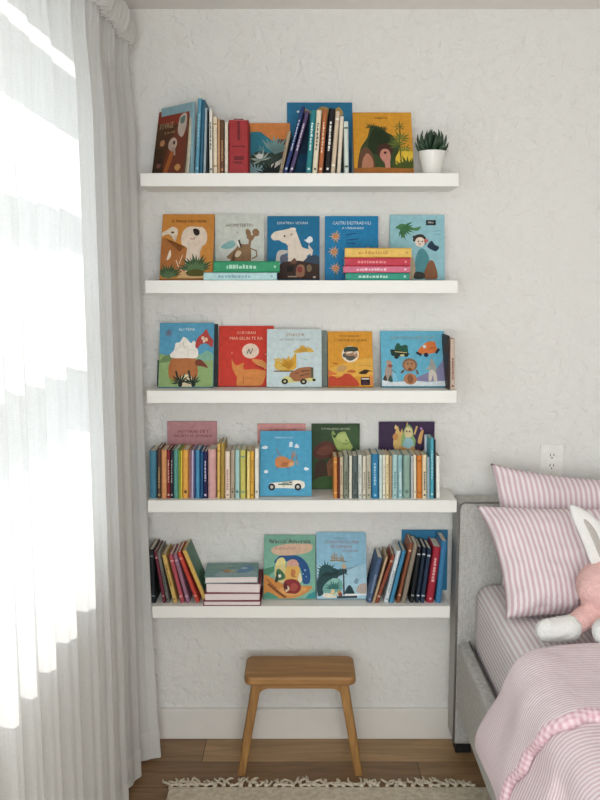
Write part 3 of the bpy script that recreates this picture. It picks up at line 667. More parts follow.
face_book('pale grey-blue picture book with a truck carrying golden wheat, middle of the third shelf', 2, 266.8, 321.6, 329.2, '#c6d6d8', yb=-.107, t=.010, lean=math.degrees(-behind[0].rotation_euler.x) + .6,
     art=[Bl('#dba935', (.18, .3), (.16, .46), (.22, .5), (.26, .42), (.3, .5), (.36, .46), (.4, .54), (.44, .46), (.52, .58), (.54, .46), (.5, .3)), Fan('#e6c257', .3, .28, .24, 9, 40, 150), Fan('#c9922a', .4, .3, .26, 8, 50, 140), Bl('#d2b468', (.12, .47), (.22, .49), (.3, .46), (.2, .44)),
          Bl('#d8b04e', (.48, .6), (.58, .66), (.66, .72), (.72, .66), (.78, .68), (.86, .6), (.7, .6), (.56, .58)), Fan('#c79a3a', .66, .6, .16, 9, 10, 170), L('#9cc0ba', .016, (.6, .5), (.74, .46)), L('#7d6445', .026, (.14, .27), (.48, .27)),
          Bl('#a36a45', (.44, .1), (.42, .22), (.5, .28), (.62, .33), (.8, .34), (.84, .28), (.84, .16), (.7, .1)), Pg('#8b5335', (.5, .22), (.58, .27), (.58, .22)), Pg('#5c5a45', (.8, .14), (.85, .14), (.85, .33), (.8, .34)), Pg('#6b4632', (.62, .28), (.78, .29), (.78, .27), (.62, .26)), Pg('#6b4632', (.6, .2), (.78, .24), (.78, .22), (.6, .18)),
          Bl('#d6cf85', (.26, .1), (.34, .18), (.44, .16), (.5, .1), (.86, .1), (.86, .15), (.7, .14), (.6, .09), (.3, .07)), E(.33, .095, .06, .048, '#232622'), E(.33, .095, .025, .02, '#b9b58a'), E(.67, .09, .06, .048, '#232622'), E(.67, .09, .025, .02, '#b9b58a'), E(.86, .12, .03, .024, '#2c2f26'),
          T('STIASOR', .52, .9, .34, .05, '#b08a5f'), T('AE HANTOSACIR', .5, .815, .56, .034, '#8f8f80')])
face_book('orange-yellow picture book with a capped face in a white circle, third shelf', 2, 328, 372.8, 331.5, '#dd9a31', yb=-.10, t=.011,
     art=[Bl('#e4ad48', (.0, .3), (.4, .42), (1.0, .5), (1.0, .2), (0, .2)), E(.5, .58, .19, .15, '#efe3cd'), Bl('#3e4d45', (.36, .62), (.38, .7), (.52, .72), (.66, .7), (.66, .64), (.5, .62)), Bl('#b58a6a', (.38, .62), (.62, .62), (.66, .54), (.56, .48), (.42, .5)), Bl('#5b5a50', (.36, .6), (.4, .5), (.5, .46), (.6, .5), (.58, .55), (.44, .55)), L('#efe6d6', .03, (.42, .6), (.54, .62)), E(.6, .6, .02, .02, '#d7d2c4'), Bl('#4a5148', (.35, .6), (.33, .54), (.38, .52)),
          Bl('#c2482f', (.0, .16), (.12, .18), (.24, .14), (.36, .22), (.48, .22), (.56, .16), (.64, .1), (.64, 0), (0, 0)), Bl('#d9743c', (.0, .3), (.1, .26), (.2, .22), (.1, .2), (.0, .2)), E(.3, .32, .11, .06, '#c79c63', 15), Bl('#c46a32', (.42, .26), (.52, .3), (.62, .26), (.54, .24)), L('#b5652d', .03, (.12, .42), (.2, .4)), L('#cc8a32', .012, (.7, .38), (.96, .36)),
          Bl('#3d2c22', (.68, .24), (.76, .28), (.82, .3), (.9, .29), (.98, .27), (.9, .26), (.84, .22), (.72, .22)), Pg('#2a2226', (.72, .02), (.92, .02), (.93, .16), (.72, .16)), Pg('#d8cfc4', (.74, .12), (.9, .12), (.9, .145), (.74, .145)), Bl('#4b3040', (.74, .03), (.8, .1), (.9, .04)), Bl('#d98c4a', (.92, .2), (1, .16), (1, 0), (.94, 0)),
          T('MY DAMESAN', .48, .91, .44, .03, '#6b4a20'), T('SCARTHEGE LELAN', .5, .835, .72, .045, '#7b5320')])
face_book('sky-blue picture book with a green truck and an orange car, third shelf', 2, 381, 445.6, 331, '#68b5d0', yb=-.10, t=.011,
     art=[Bl('#8a86a8', (.3, .1), (.55, .16), (.7, .24), (.84, .28), (.92, .4), (.98, .56), (1.02, .6), (1.02, .05), (.3, .04)), Pg('#d9e2e6', (0, 0), (1, 0), (1, .1), (.7, .08), (.5, .1), (.2, .08), (0, .12)), Bl('#7fc3da', (.0, .12), (.14, .3), (.24, .1)),
          Bl('#2e5c4a', (.22, .66), (.24, .74), (.28, .78), (.32, .73), (.4, .74), (.42, .6), (.3, .58)), Pg('#2b5a47', (.22, .6), (.42, .6), (.42, .73), (.24, .73)), Bl('#2d3a30', (.15, .62), (.18, .66), (.42, .6), (.42, .56), (.3, .53), (.2, .56)), E(.2, .59, .045, .05, '#263b33'), E(.24, .52, .035, .03, '#2a332e'), E(.39, .56, .035, .035, '#2a332e'), L('#c9b77a', .014, (.22, .62), (.4, .6)), Pg('#e6dca8', (.3, .535), (.36, .54), (.36, .57), (.3, .565)),
          Bl('#dd7a3d', (.58, .64), (.66, .74), (.74, .8), (.84, .8), (.86, .72), (.88, .62), (.74, .58), (.62, .58)), E(.68, .71, .025, .03, '#cfe0e2'), L('#a5532a', .012, (.76, .68), (.84, .69)), L('#263245', .04, (.56, .6), (.62, .56)), E(.7, .56, .035, .04, '#263245'), L('#263245', .04, (.86, .6), (.9, .66)),
          Bl('#a9968a', (.06, .12), (.06, .3), (.12, .42), (.16, .32), (.16, .1)), E(.12, .42, .045, .04, '#b9957c'), Bl('#9a5a4a', (.1, .36), (.14, .4), (.18, .36), (.14, .33)), Bl('#3d5a55', (.1, .1), (.14, .2), (.17, .08)), L('#6e7d7a', .016, (.16, .3), (.22, .24)), Bl('#4a3b38', (.02, .12), (.06, .2), (.08, .1)),
          E(.44, .38, .115, .12, '#8b6a53'), E(.44, .37, .085, .09, '#b3825c'), E(.44, .13, .1, .1, '#b9805a'), E(.44, .13, .045, .08, '#8b5a3d'), E(.44, .3, .03, .03, '#7d4a30'), E(.41, .4, .012, .012, '#2d1d16'), E(.47, .4, .012, .012, '#2d1d16'), L('#6e5444', .03, (.34, .28), (.31, .24)), L('#6e5444', .03, (.54, .28), (.56, .22)),
          Bl('#a6a9a2', (.74, .28), (.75, .42), (.78, .5), (.82, .42), (.85, .3), (.8, .24)), Bl('#d5cdc0', (.72, .1), (.74, .28), (.83, .26), (.85, .1), (.8, .1), (.79, .2), (.76, .1)), L('#b9b2a6', .025, (.74, .34), (.7, .3)), L('#e9e4da', .008, (.95, .54), (.99, .57)),
          T('HISKAVITALEER BOM', .5, .875, .68, .06, '#91a3a0')])
G3 = 'upright books at the right end of the third shelf'
spine_book('thin dark brown spine hidden beside the sky-blue picture book, third shelf', 2, 448.9, 448.9, 336, 1.8, '#3a2a25', G3, w=.12)
spine_book('pale pinkish spine with brown marks at the right end of the third shelf', 2, 452.7, 452.7, 339, 5.2, '#c9b3a2', G3, mark='#7d4a40', style=2, w=.12)
# ---------- fourth shelf
G4, G5 = 'upright spines at the left of the fourth shelf', 'upright spines at the right of the fourth shelf'
face_book('dusty pink picture book with dark red title behind the left spines, fourth shelf', 3, 167.6, 217, 421.6, '#c18a8d', yb=-.018, t=.009, lean=1.5,
     art=[T('LA', .5, .92, .05, .022, '#8d3f4c'), T('HISTORIAS DE T', .53, .855, .62, .042, '#7d2c3d'), T('VALERTOSE LEONADA', .52, .79, .78, .042, '#7d2c3d')])
face_book('salmon pink picture book mostly hidden behind the blue race-car picture book', 3, 257.6, 305.6, 424, '#dd9a96', yb=-.018, t=.008, lean=1.5,
     art=[T('GLIMORVANIS', .52, .905, .6, .04, '#9a4a52'), T('ENA SOLTERO', .52, .84, .5, .04, '#9a4a52')])
face_book('sky-blue picture book with a white race car, standing between the two spine rows', 3, 260, 311.6, 431, '#4aa0c4', yb=-.125, t=.011, lean=17,
     art=[E(.1, .745, .05, .026, '#dfeaf0'), E(.06, .74, .03, .018, '#dfeaf0'), Pg('#d8e8f0', (.56, .75), (.63, .75), (.63, .83), (.57, .83)), Bl('#d8e8f0', (.67, .74), (.7, .8), (.74, .78), (.76, .74)), E(.9, .41, .05, .022, '#dfeaf0'), E(.12, .37, .04, .026, '#dfeaf0'), E(.88, .42, .02, .02, '#eef4f6'),
          Bl('#c9814a', (.3, .46), (.3, .56), (.36, .6), (.48, .6), (.56, .56), (.64, .54), (.66, .48), (.56, .44), (.38, .43)), Bl('#b06a3d', (.4, .46), (.46, .52), (.54, .5), (.5, .45)), Bl('#d9a06d', (.55, .46), (.6, .52), (.66, .5), (.64, .46)), L('#8b7a72', .02, (.32, .72), (.36, .64), (.42, .6)), Fan('#a98a72', .65, .64, .1, 8, 20, 320), L('#b07a55', .025, (.62, .56), (.66, .64)), L('#8f7a6a', .016, (.7, .62), (.72, .54)), Fan('#a5937d', .7, .5, .08, 6, -60, 120), L('#7d5a3f', .012, (.34, .44), (.32, .4)), L('#7d5a3f', .012, (.52, .44), (.56, .41)),
          Bl('#ece6d8', (.18, .12), (.2, .19), (.28, .2), (.4, .21), (.5, .19), (.6, .21), (.66, .24), (.74, .235), (.8, .23), (.86, .2), (.86, .13), (.76, .11), (.4, .12)), L('#4d6d55', .022, (.36, .175), (.62, .17)), L('#5d7d65', .012, (.42, .19), (.56, .19)), E(.46, .15, .03, .012, '#c9c0ac'), Bl('#5d6360', (.56, .2), (.6, .215), (.63, .19)),
          E(.23, .135, .065, .055, '#22242a'), E(.23, .135, .03, .025, '#c3c0b6'), E(.735, .135, .065, .055, '#22242a'), E(.735, .135, .03, .025, '#c3c0b6'), T('CHANOVA LU SUL', .46, .895, .36, .026, '#cfe4ec')])
face_book('dark green picture book with a pale green round creature, behind the right spines', 3, 311.4, 359.6, 424, '#2f4a2b', yb=-.018, t=.010, lean=1.5,
     art=[Bl('#a7b765', (.42, .84), (.48, .78), (.56, .86), (.7, .88), (.82, .8), (.86, .68), (.82, .6), (.7, .56), (.56, .6), (.48, .7)), Bl('#bcc97c', (.52, .78), (.6, .84), (.72, .84), (.78, .76), (.66, .72)), E(.72, .75, .016, .012, '#33401f'), L('#5d6b35', .012, (.66, .7), (.72, .69), (.78, .71)), Bl('#8fa558', (.42, .84), (.44, .9), (.5, .84)),
          Bl('#5a3022', (.03, .56), (.12, .68), (.28, .74), (.42, .72), (.5, .64), (.52, .52), (.4, .48), (.2, .46), (.08, .48)), Bl('#74402d', (.1, .56), (.24, .66), (.4, .66), (.44, .56), (.24, .52)), Bl('#8b5a3a', (.3, .22), (.34, .42), (.48, .5), (.7, .46), (.7, .2)), Bl('#b0764e', (.4, .36), (.5, .44), (.62, .4), (.54, .32)), Bl('#43301f', (.08, .1), (.1, .4), (.28, .44), (.34, .2), (.3, .0)), Bl('#3d5f2c', (.0, .0), (.1, .16), (.4, .2), (.8, .14), (1, .2), (1, 0)), Bl('#3c5a34', (.7, .9), (.84, .98), (.98, .9), (.98, .6), (.9, .6)),
          T('Y FUNGIRSA LEOMA', .5, .925, .6, .03, '#cdd5b5')])
face_book('dark purple picture book with yellow dancing figures, behind the right spines', 3, 378.6, 434.2, 422, '#3b2547', yb=-.018, t=.010, lean=1.5,
     art=[Bl('#d9b46a', (.26, .66), (.3, .86), (.34, .94), (.38, .84), (.42, .9), (.44, .7), (.48, .6), (.34, .58)), Bl('#e6c888', (.28, .9), (.3, .96), (.33, .9)), E(.3, .78, .05, .05, '#c98a4a'), Bl('#8fb06d', (.4, .7), (.44, .86), (.52, .96), (.6, .9), (.62, .8), (.66, .72), (.62, .6), (.44, .58)), Bl('#e3cf9a', (.46, .84), (.5, .92), (.58, .9), (.6, .8), (.5, .76)), Bl('#9ac3c9', (.44, .6), (.48, .76), (.6, .74), (.62, .6)), Bl('#d9a55f', (.7, .7), (.74, .84), (.8, .88), (.78, .76), (.76, .68)), Bl('#cf9a55', (.36, .54), (.4, .64), (.54, .6), (.62, .64), (.66, .52)), L('#d9b46a', .03, (.64, .82), (.68, .93)), L('#caa15c', .02, (.5, .95), (.51, .99)), E(.5, .86, .014, .014, '#43301f'), E(.55, .86, .014, .014, '#43301f'), E(.76, .9, .02, .02, '#c48bd0'), Bl('#241733', (.74, .5), (.8, .66), (.9, .68), (1, .6), (1, .4))])
row4l = [(149, 156.7, 449.5, '#467f97', None, 0, 'wide grey-blue spine at the far left end of the fourth shelf'),
    (157.2, 160.7, 446.5, '#5a4238', '#b59a6a', 2, 'dark brown spine second from the left end of the fourth shelf'),
    (160.9, 166.8, 448.5, '#d49461', None, 0, 'plain apricot-orange spine near the left end of the fourth shelf'),
    (166.9, 170.1, 448.5, '#86252a', '#d8b9a0', 0, 'dark red spine with a pale mark, right of the apricot one, fourth shelf'),
    (170.2, 173.2, 449, '#2c2838', '#b9b3ae', 0, 'near-black spine between the dark red and sea-green ones, fourth shelf'),
    (173.3, 178.2, 448, '#5b988d', None, 0, 'sea-green spine right of the near-black one, left row, fourth shelf'),
    (178.3, 180.1, 448.5, '#7da343', None, 0, 'very thin grass-green spine on the fourth shelf'),
    (180.2, 182.2, 449, '#e0c748', None, 0, 'very thin lemon-yellow spine beside the grass-green one, fourth shelf'),
    (182.3, 188.7, 448.5, '#e5a94b', '#4a2c1d', 3, 'golden orange spine with a black spot near its foot, fourth shelf'),
    (188.9, 191.1, 449, '#a06a6e', None, 0, 'thin mauve-brown spine right of the golden orange one, fourth shelf'),
    (191.2, 193.4, 449, '#c0b4cf', None, 0, 'thin pale lilac spine, left row of the fourth shelf'),
    (193.5, 195.4, 449.5, '#44517d', None, 0, 'thin slate-blue spine between the lilac and sky-blue ones, fourth shelf'),
    (195.5, 199.9, 448.5, '#4a93bb', None, 0, 'sky-blue spine, left row of the fourth shelf'),
    (200.1, 203.3, 450, '#215684', None, 0, 'deep blue spine between the sky-blue and navy ones, fourth shelf'),
    (203.5, 207.2, 450, '#2a2757', '#d6d2e0', 0, 'navy purple spine with white lettering, left row, fourth shelf'),
    (207.5, 216.4, 448, '#d6a5a1', None, 0, 'wide plain dusty-pink spine in the left row of the fourth shelf'),
    (217, 220.2, 442.5, '#dfba66', '#b98e3e', 1, 'straw-yellow tall spine right of the wide pink one, fourth shelf'),
    (220.4, 224.7, 441.5, '#ab8c40', None, 0, 'olive-gold spine, tallest in the left row of the fourth shelf'),
    (225, 230.2, 450, '#ecd9c6', '#b48a86', 2, 'cream-pink spine with faint lettering, right of the olive-gold one'),
    (230.5, 234.6, 449, '#b5a48e', '#4d4238', 3, 'taupe spine with a dark figure at its foot, left row, fourth shelf'),
    (234.9, 239.8, 448.5, '#abd0cd', '#3a4a4e', 3, 'pale aqua spine with a dark mark at its foot, left row, fourth shelf'),
    (240.1, 245.7, 449, '#cdc566', '#7fa08a', 1, 'lime-yellow spine with bands, left row, fourth shelf'),
    (246.6, 250, 450, '#efd884', None, 0, 'pale yellow spine left of the amber one, fourth shelf'),
    (250.2, 253.9, 449.5, '#dfab3d', '#a5742a', 0, 'amber-yellow spine with brown lettering, left row, fourth shelf'),
    (254.6, 259, 447, '#ebe7da', '#8f8a80', 3, 'white spine at the right end of the left row, next to the race-car picture book')]
row4r = [(333.5, 337.7, 455, '#cf8640', '#e9b766', 1, 'orange-brown spine at the left end of the right row, fourth shelf'),
    (337.9, 339.6, 455, '#6f2c25', None, 0, 'very thin dark red spine beside the orange-brown one, fourth shelf'),
    (339.8, 343.2, 455, '#d0bda0', '#a98d70', 0, 'sandy cream spine third from the left of the right row, fourth shelf'),
    (343.4, 348.8, 453, '#848a7b', '#56604f', 2, 'mossy grey-green spine with dark lettering, right row, fourth shelf'),
    (349, 352.1, 454, '#e0dccb', None, 0, 'ivory-white spine between the two grey-green ones, fourth shelf'),
    (352.3, 358.1, 454, '#5c6866', '#3b4542', 2, 'dark slate-green spine, right row of the fourth shelf'),
    (358.3, 362.2, 453, '#d6d9d1', '#a5aaa2', 0, 'pale silver-white spine right of the dark slate-green one'),
    (362.4, 366, 454, '#ddd6c4', '#8d8775', 2, 'cream spine with brown lettering, third left of the strong blue one'),
    (366.2, 371.4, 453, '#bdb8a4', '#77735f', 2, 'speckled stone-grey spine just left of the strong blue one'),
    (371.6, 378.9, 452, '#2f80ab', '#9cc8dc', 0, 'wide strong blue spine, right row of the fourth shelf'),
    (379.1, 382.4, 453, '#c8dcd9', None, 0, 'icy white-green spine just right of the strong blue one'),
    (382.6, 385.7, 453, '#e9e5d2', '#b9b29a', 0, 'off-white spine right of the icy white-green one, fourth shelf'),
    (385.9, 389.1, 453, '#ecdcaf', '#b9a06a', 0, 'buttery ivory spine left of the thin tan one, right row, fourth shelf'),
    (389.3, 391.9, 454, '#b99a74', None, 0, 'thin tan spine in the middle of the right row, fourth shelf'),
    (392.1, 397.9, 453, '#a9cbcb', '#6b9a9e', 2, 'light aqua spine right of the thin tan one, right row, fourth shelf'),
    (398.1, 402.8, 453, '#93bcc0', '#d3e3e0', 2, 'duller aqua spine left of the wide sage one, right row, fourth shelf'),
    (403, 410.8, 453, '#8daa9c', '#5f7d70', 3, 'wide sage-green spine, right row of the fourth shelf'),
    (411, 413.4, 454, '#bcc0c4', None, 0, 'thin silver-grey spine right of the wide sage one'),
    (413.6, 416.6, 453, '#ecdfc0', '#9a8a6a', 3, 'pale vanilla spine just left of the bright orange one, fourth shelf'),
    (416.8, 422.1, 453.5, '#d5802f', '#a85a1c', 1, 'bright orange spine near the right end of the right row, fourth shelf'),
    (422.3, 426.9, 453, '#ead9b2', '#4d5a60', 2, 'cream spine with dark marks just right of the bright orange one, fourth shelf'),
    (427.1, 430, 455, '#94aebb', None, 0, 'grey-blue narrow spine left of the tall turquoise one'),
    (430.2, 434, 436.5, '#4ca6b8', '#b5dbe0', 0, 'tall turquoise spine near the right end of the fourth shelf'),
    (434.2, 435.8, 438, '#1e2529', None, 0, 'thin black spine against the tall turquoise one, fourth shelf'),
    (436.1, 440.3, 454, '#ecebe3', None, 0, 'plain white spine at the right end of the fourth shelf')]
for rows, grp in ((row4l, G4), (row4r, G5)):
    for i, (a, b, yt, hx, mk, st, lb) in enumerate(rows):
        c = (a + b) / 2; yt += 1.6 if grp == G4 else 2.2
        r = spine_book(lb, 3, c, c + .15 * ((i * 5) % 3 - 1), yt, b - a, hx, grp, mark=mk if st != 3 else None, style=st, yb=-.146 - .003 * ((i * 7) % 4) / 3, w=.105 if c < 422 else .085)
        if st == 3:
            t = wx(300 + (b - a) / 2, -.15, ZS[3]); bm = bmesh.new()
            sphere(bm, (0, -.0002, .022), (t * .45, .0006, t * .5), 14, 8); box(bm, -t*.4, t*.35, -.0004, .0004, .03, .033) if i % 2 else None
            obj('spine_emblem', bm, paper(mk), r)
face_book('pale lilac-white book standing behind the cream and grey-blue spines near the right end', 3, 424.4, 430.6, 435.6, '#ccd3df', yb=-.062, t=.02, lean=0)

# ---------- lowest shelf
G6, G7, G8 = 'books slanting left at the left end of the lowest shelf', 'books in the flat stack on the lowest shelf', 'books slanting right at the right end of the lowest shelf'
for (xb, xt, yt, wp, hx, mk, st, lb) in [
    (153.5, 151.1, 547.5, 5.0, '#1c2125', '#6d7473', 1, 'near-black spine at the far left end of the lowest shelf'),
    (164.4, 155.2, 549.5, 3.2, '#6e2a3a', '#d4a0a0', 1, 'maroon spine leaning on the near-black one, lowest shelf'),
    (168.2, 158.3, 550.5, 3.2, '#73716c', '#3d3b38', 2, 'dull grey spine between the maroon and straw-yellow ones, lowest shelf'),
    (175.2, 163.6, 553.5, 4.6, '#cfae63', '#8d6f35', 0, 'straw-yellow spine in the slanting group at the left of the lowest shelf'),
    (182.6, 170.3, 553.5, 4.2, '#b5505c', '#e2b2ac', 1, 'rose-red spine right of the straw-yellow one, lowest shelf'),
    (188.2, 174.7, 553, 4.2, '#9a6f84', '#cbb2bd', 1, 'mauve spine between the rose-red and scarlet ones, lowest shelf'),
    (197.8, 178.6, 551, 4.4, '#c24438', '#e4a08f', 1, 'scarlet spine slanting in the left group of the lowest shelf')]:
    spine_book(lb, 4, xb, xt, yt + 2, wp, hx, G6, mark=mk, style=st, yb=-.142, w=.125)
r = spine_book('gold-spined book with a green cover, most tilted of the left group on the lowest shelf', 4, 206.0, 184.0, 551.5, 4.6, '#dcb35c', G6, yb=-.142, w=.128)
hh = max(v[2] for v in r.children[0].bound_box); tt = max(v[0] for v in r.children[0].bound_box)
bm = bmesh.new(); box(bm, tt - .0002, tt + .0008, .006, .1276, .0005, hh - .0005)
obj('front_cover', bm, plain('mottled_green_cover', '#4f7a62', .5, 0, 14, .35), r)['label'] = 'mottled green front cover'

zb = [ZS[4], wz(601.6, SY), wz(594.0, SY), wz(584.2, SY), wz(577.6, SY)]
flat_book('white-paged maroon book at the bottom of the flat stack on the lowest shelf', 4, 203.2, 260.8, zb[0], zb[1], '#7a2a35', G7, fore=True, w=.15, pages=PAGES_PINK, yb=-.166)
flat_book('maroon book second from the bottom of the flat stack, lowest shelf', 4, 204.0, 260.2, zb[1], zb[2], '#84303c', G7, fore=True, w=.148, pages=PAGES_PINK, yaw=.01, yb=-.164)
flat_book('maroon book second from the top of the flat stack, lowest shelf', 4, 205.4, 260.4, zb[2], zb[3], '#7d2c38', G7, fore=True, w=.148, pages=PAGES_PINK, yaw=-.02, yb=-.163)
flat_book('book with a grey-teal illustrated cover on top of the flat stack, lowest shelf', 4, 204.4, 258.0, zb[3], zb[4], '#7fa3a0', G7, fore=True, w=.146, pages=PAGES_PINK, yaw=.035, yb=-.162,
     art=[Bl('#9ab4b8', (.2, .06), (.3, .4), (.6, .5), (.9, .4), (.96, .1), (.5, .02)), Bl('#6b94b8', (.6, .3), (.7, .7), (.86, .76), (.92, .5), (.8, .3)), Bl('#8faa9a', (.05, .6), (.2, .8), (.5, .8), (.4, .6)), Bl('#b98f5f', (.32, .4), (.38, .5), (.46, .48), (.5, .36), (.4, .3)), Bl('#c9b07a', (.44, .34), (.52, .44), (.56, .34)), L('#5d6a6a', .02, (.4, .3), (.7, .34)), L('#6b7d7d', .014, (.36, .62), (.56, .66)), Bl('#a9c3d4', (.66, .56), (.72, .66), (.8, .6), (.74, .5))])
face_book('teal-green picture book with two storybook figures in a blue arch, lowest shelf', 4, 263.8, 315.4, 535, '#7db39d', yb=-.115, t=.011,
     art=[Pg('#4f8b6d', (0, .3), (.2, .42), (.2, .5), (0, .46)), Bl('#d08a42', (.0, .36), (.2, .3), (.4, .22), (.7, .2), (.94, .18), (.76, .06), (.5, .0), (.1, .0), (.0, .1)), Bl('#4c8f78', (.0, .06), (.1, .1), (.3, .0), (.0, .0)), Pg('#2f8f92', (.8, 0), (1, 0), (1, .12), (.86, .06)), L('#7d4a26', .045, (.1, .22), (.28, .1), (.42, .02)), L('#a5632f', .03, (.06, .3), (.24, .16)), Bl('#dba058', (.3, .14), (.5, .2), (.84, .16), (.66, .06), (.44, .05)),
          Bl('#27558b', (.2, .56), (.3, .66), (.5, .68), (.7, .65), (.84, .54), (.9, .38), (.88, .24), (.76, .24), (.74, .38), (.68, .5), (.5, .58), (.3, .56)), Bl('#e6d98f', (.22, .48), (.26, .6), (.36, .64), (.42, .58), (.4, .44), (.32, .36), (.24, .36)), Bl('#d9c98a', (.22, .34), (.24, .5), (.4, .52), (.44, .3), (.34, .24)), Bl('#3f6f4a', (.24, .42), (.3, .46), (.4, .38), (.42, .32), (.32, .28), (.26, .3)), E(.31, .35, .03, .025, '#e6e2d2'), Bl('#283c2e', (.22, .26), (.26, .42), (.28, .28)),
          Bl('#dfb05a', (.42, .3), (.44, .5), (.56, .58), (.68, .5), (.7, .34), (.6, .24), (.48, .26)), Bl('#d7a594', (.44, .52), (.5, .6), (.62, .6), (.68, .52), (.56, .5)), Bl('#c97f4a', (.52, .36), (.56, .46), (.62, .42), (.58, .34)), L('#b5703d', .02, (.54, .44), (.56, .34), (.62, .34)), Bl('#eadfb8', (.66, .3), (.7, .4), (.74, .3), (.7, .24)), E(.8, .44, .02, .016, '#8fb5d6'), E(.76, .38, .014, .012, '#8fb5d6'), E(.82, .34, .012, .012, '#8fb5d6'),
          Bl('#8b2f2f', (.38, .2), (.42, .28), (.56, .3), (.68, .26), (.72, .16), (.64, .08), (.5, .08), (.42, .1)), Bl('#a94a42', (.5, .14), (.56, .24), (.66, .2), (.62, .12)), Bl('#d9c3a0', (.42, .1), (.46, .2), (.5, .14)), Bl('#5c1f24', (.38, .18), (.44, .24), (.46, .14)),
          Bl('#d8b79a', (.16, .79), (.4, .85), (.7, .86), (.94, .84), (.9, .74), (.7, .69), (.4, .67), (.18, .7)), L('#6b3a2a', .02, (.1, .92), (.14, .88)), T('Vascal Amorata', .52, .9, .78, .07, '#5a3427'), T('Adonatura a', .46, .79, .5, .06, '#b98a80')])
face_book('pale blue picture book with a dark tree and a title in red, lowest shelf', 4, 316.4, 366.4, 532.4, '#8fbfd6', yb=-.115, t=.011,
     art=[Bl('#a5cbdc', (0, .0), (0, .5), (.5, .4), (1, .5), (1, 0)), Bl('#b9a99d', (.8, .1), (.84, .2), (1, .22), (1, .08)), Bl('#24464a', (.02, .06), (.04, .34), (.1, .48), (.24, .5), (.4, .44), (.58, .44), (.6, .38), (.46, .34), (.38, .28), (.26, .26), (.16, .16), (.12, .06)), Bl('#1c3a3d', (.1, .34), (.2, .44), (.4, .42), (.54, .42), (.5, .36), (.3, .34)), Fan('#2c5356', .2, .4, .24, 11, 0, 200), Fan('#24464a', .1, .2, .24, 11, 60, 260), Fan('#2c5356', .52, .4, .14, 9, 0, 330),
          Bl('#6fa79d', (.12, .14), (.2, .24), (.34, .3), (.48, .28), (.52, .16), (.4, .06), (.2, .06)), Bl('#8fc0b5', (.2, .22), (.32, .3), (.44, .28), (.36, .22)), Fan('#35706b', .34, .14, .2, 9, 10, 170), Bl('#1e3d42', (.56, .06), (.6, .16), (.66, .2), (.72, .14), (.74, .06)), Pg('#3b3f45', (.525, .06), (.56, .06), (.55, .5), (.53, .5)), Bl('#c7ad8b', (.5, .48), (.54, .52), (.6, .48), (.55, .44)),
          Fan('#b08a4d', .36, .62, .12, 8, 0, 320), Fan('#9a7a45', .5, .6, .1, 8, 0, 320), L('#8d7a4d', .02, (.28, .57), (.46, .57), (.6, .55)), L('#a5895a', .016, (.3, .61), (.54, .59)), E(.68, .62, .03, .012, '#9cb0bd'), Bl('#7f9fb2', (.74, .24), (.78, .3), (.84, .28), (.8, .22)),
          Bl('#e6dcc6', (.14, .02), (.16, .08), (.3, .07), (.4, .02)), Bl('#d6c392', (.28, .08), (.3, .14), (.36, .12), (.34, .07)), Bl('#c98f4d', (.4, .06), (.44, .12), (.5, .08)), E(.47, .06, .04, .03, '#8a4a3a'), Pg('#e9ecea', (.56, .04), (.98, .05), (.98, .075), (.56, .07)), Pg('#37434a', (.4, .0), (.8, .01), (.8, .045), (.4, .035)), Bl('#bcd0c0', (.34, .05), (.4, .1), (.42, .05)),
          T('HIDELBRAV', .5, .905, .3, .022, '#7d8a9a'), T('CONNOVRICOLUERA', .52, .85, .68, .045, '#b07f86'), T('TE LERMALA', .5, .78, .44, .045, '#b07f86'), T('VOTA JA', .68, .71, .32, .045, '#b07f86')])
for (xb, xt, yt, wp, hx, mk, st, lb) in [
    (369.0, 380.2, 556, 5.8, '#4a5f80', '#7f90a8', 2, 'slate-blue spine leftmost of the right slanting group, lowest shelf'),
    (373.6, 387.0, 555, 2.6, '#c2a582', None, 0, 'thin tan spine right of the slate-blue one, lowest shelf'),
    (376.8, 393.6, 553.5, 3.8, '#8f4a35', '#d7b59d', 1, 'red-brown spine slanting between the tan and white ones, lowest shelf'),
    (386.0, 399.0, 549, 4.6, '#d4dfe2', '#8fa6b0', 2, 'pale white-blue spine in the right slanting group, lowest shelf'),
    (391.2, 404.2, 549, 4.4, '#3f86ab', None, 0, 'medium blue slanting spine right of the pale white-blue one, lowest shelf'),
    (397.8, 411.8, 541, 3.6, '#8b5238', '#e0b896', 1, 'brown spine with a pale foot in the right slanting group, lowest shelf'),
    (403.4, 416.0, 542.5, 4.8, '#8d8273', None, 0, 'taupe-grey slanting spine left of the three dark ones, lowest shelf'),
    (411.6, 420.0, 545, 4.2, '#202225', '#a9a9a5', 1, 'black slanting spine, first of the three dark ones, lowest shelf'),
    (417.0, 424.9, 545, 3.8, '#22303f', '#c9cfd4', 1, 'blue-black slanting spine, middle of the three dark ones, lowest shelf'),
    (422.2, 429.8, 546.5, 4.2, '#2a3950', '#c9cfd4', 1, 'dark navy slanting spine next to the thick crimson book, lowest shelf'),
    (429.8, 437.6, 545, 8.4, '#a3273a', '#e3a8a4', 0, 'thick crimson slanting spine at the right of the lowest shelf'),
    (438.4, 444.6, 539, 6.0, '#3a7aa6', None, 0, 'blue spine at the right end of the lowest shelf, against the crimson book')]:
    spine_book(lb, 4, xb, xt, yt + 2.5, wp, hx, G8, mark=mk, style=st, yb=-.142, w=.112)
face_book('wide deep-blue book standing behind the right slanting group of the lowest shelf', 4, 401.5, 447.4, 530.5, '#2f7ba3', yb=-.02, t=.011, lean=1.5)

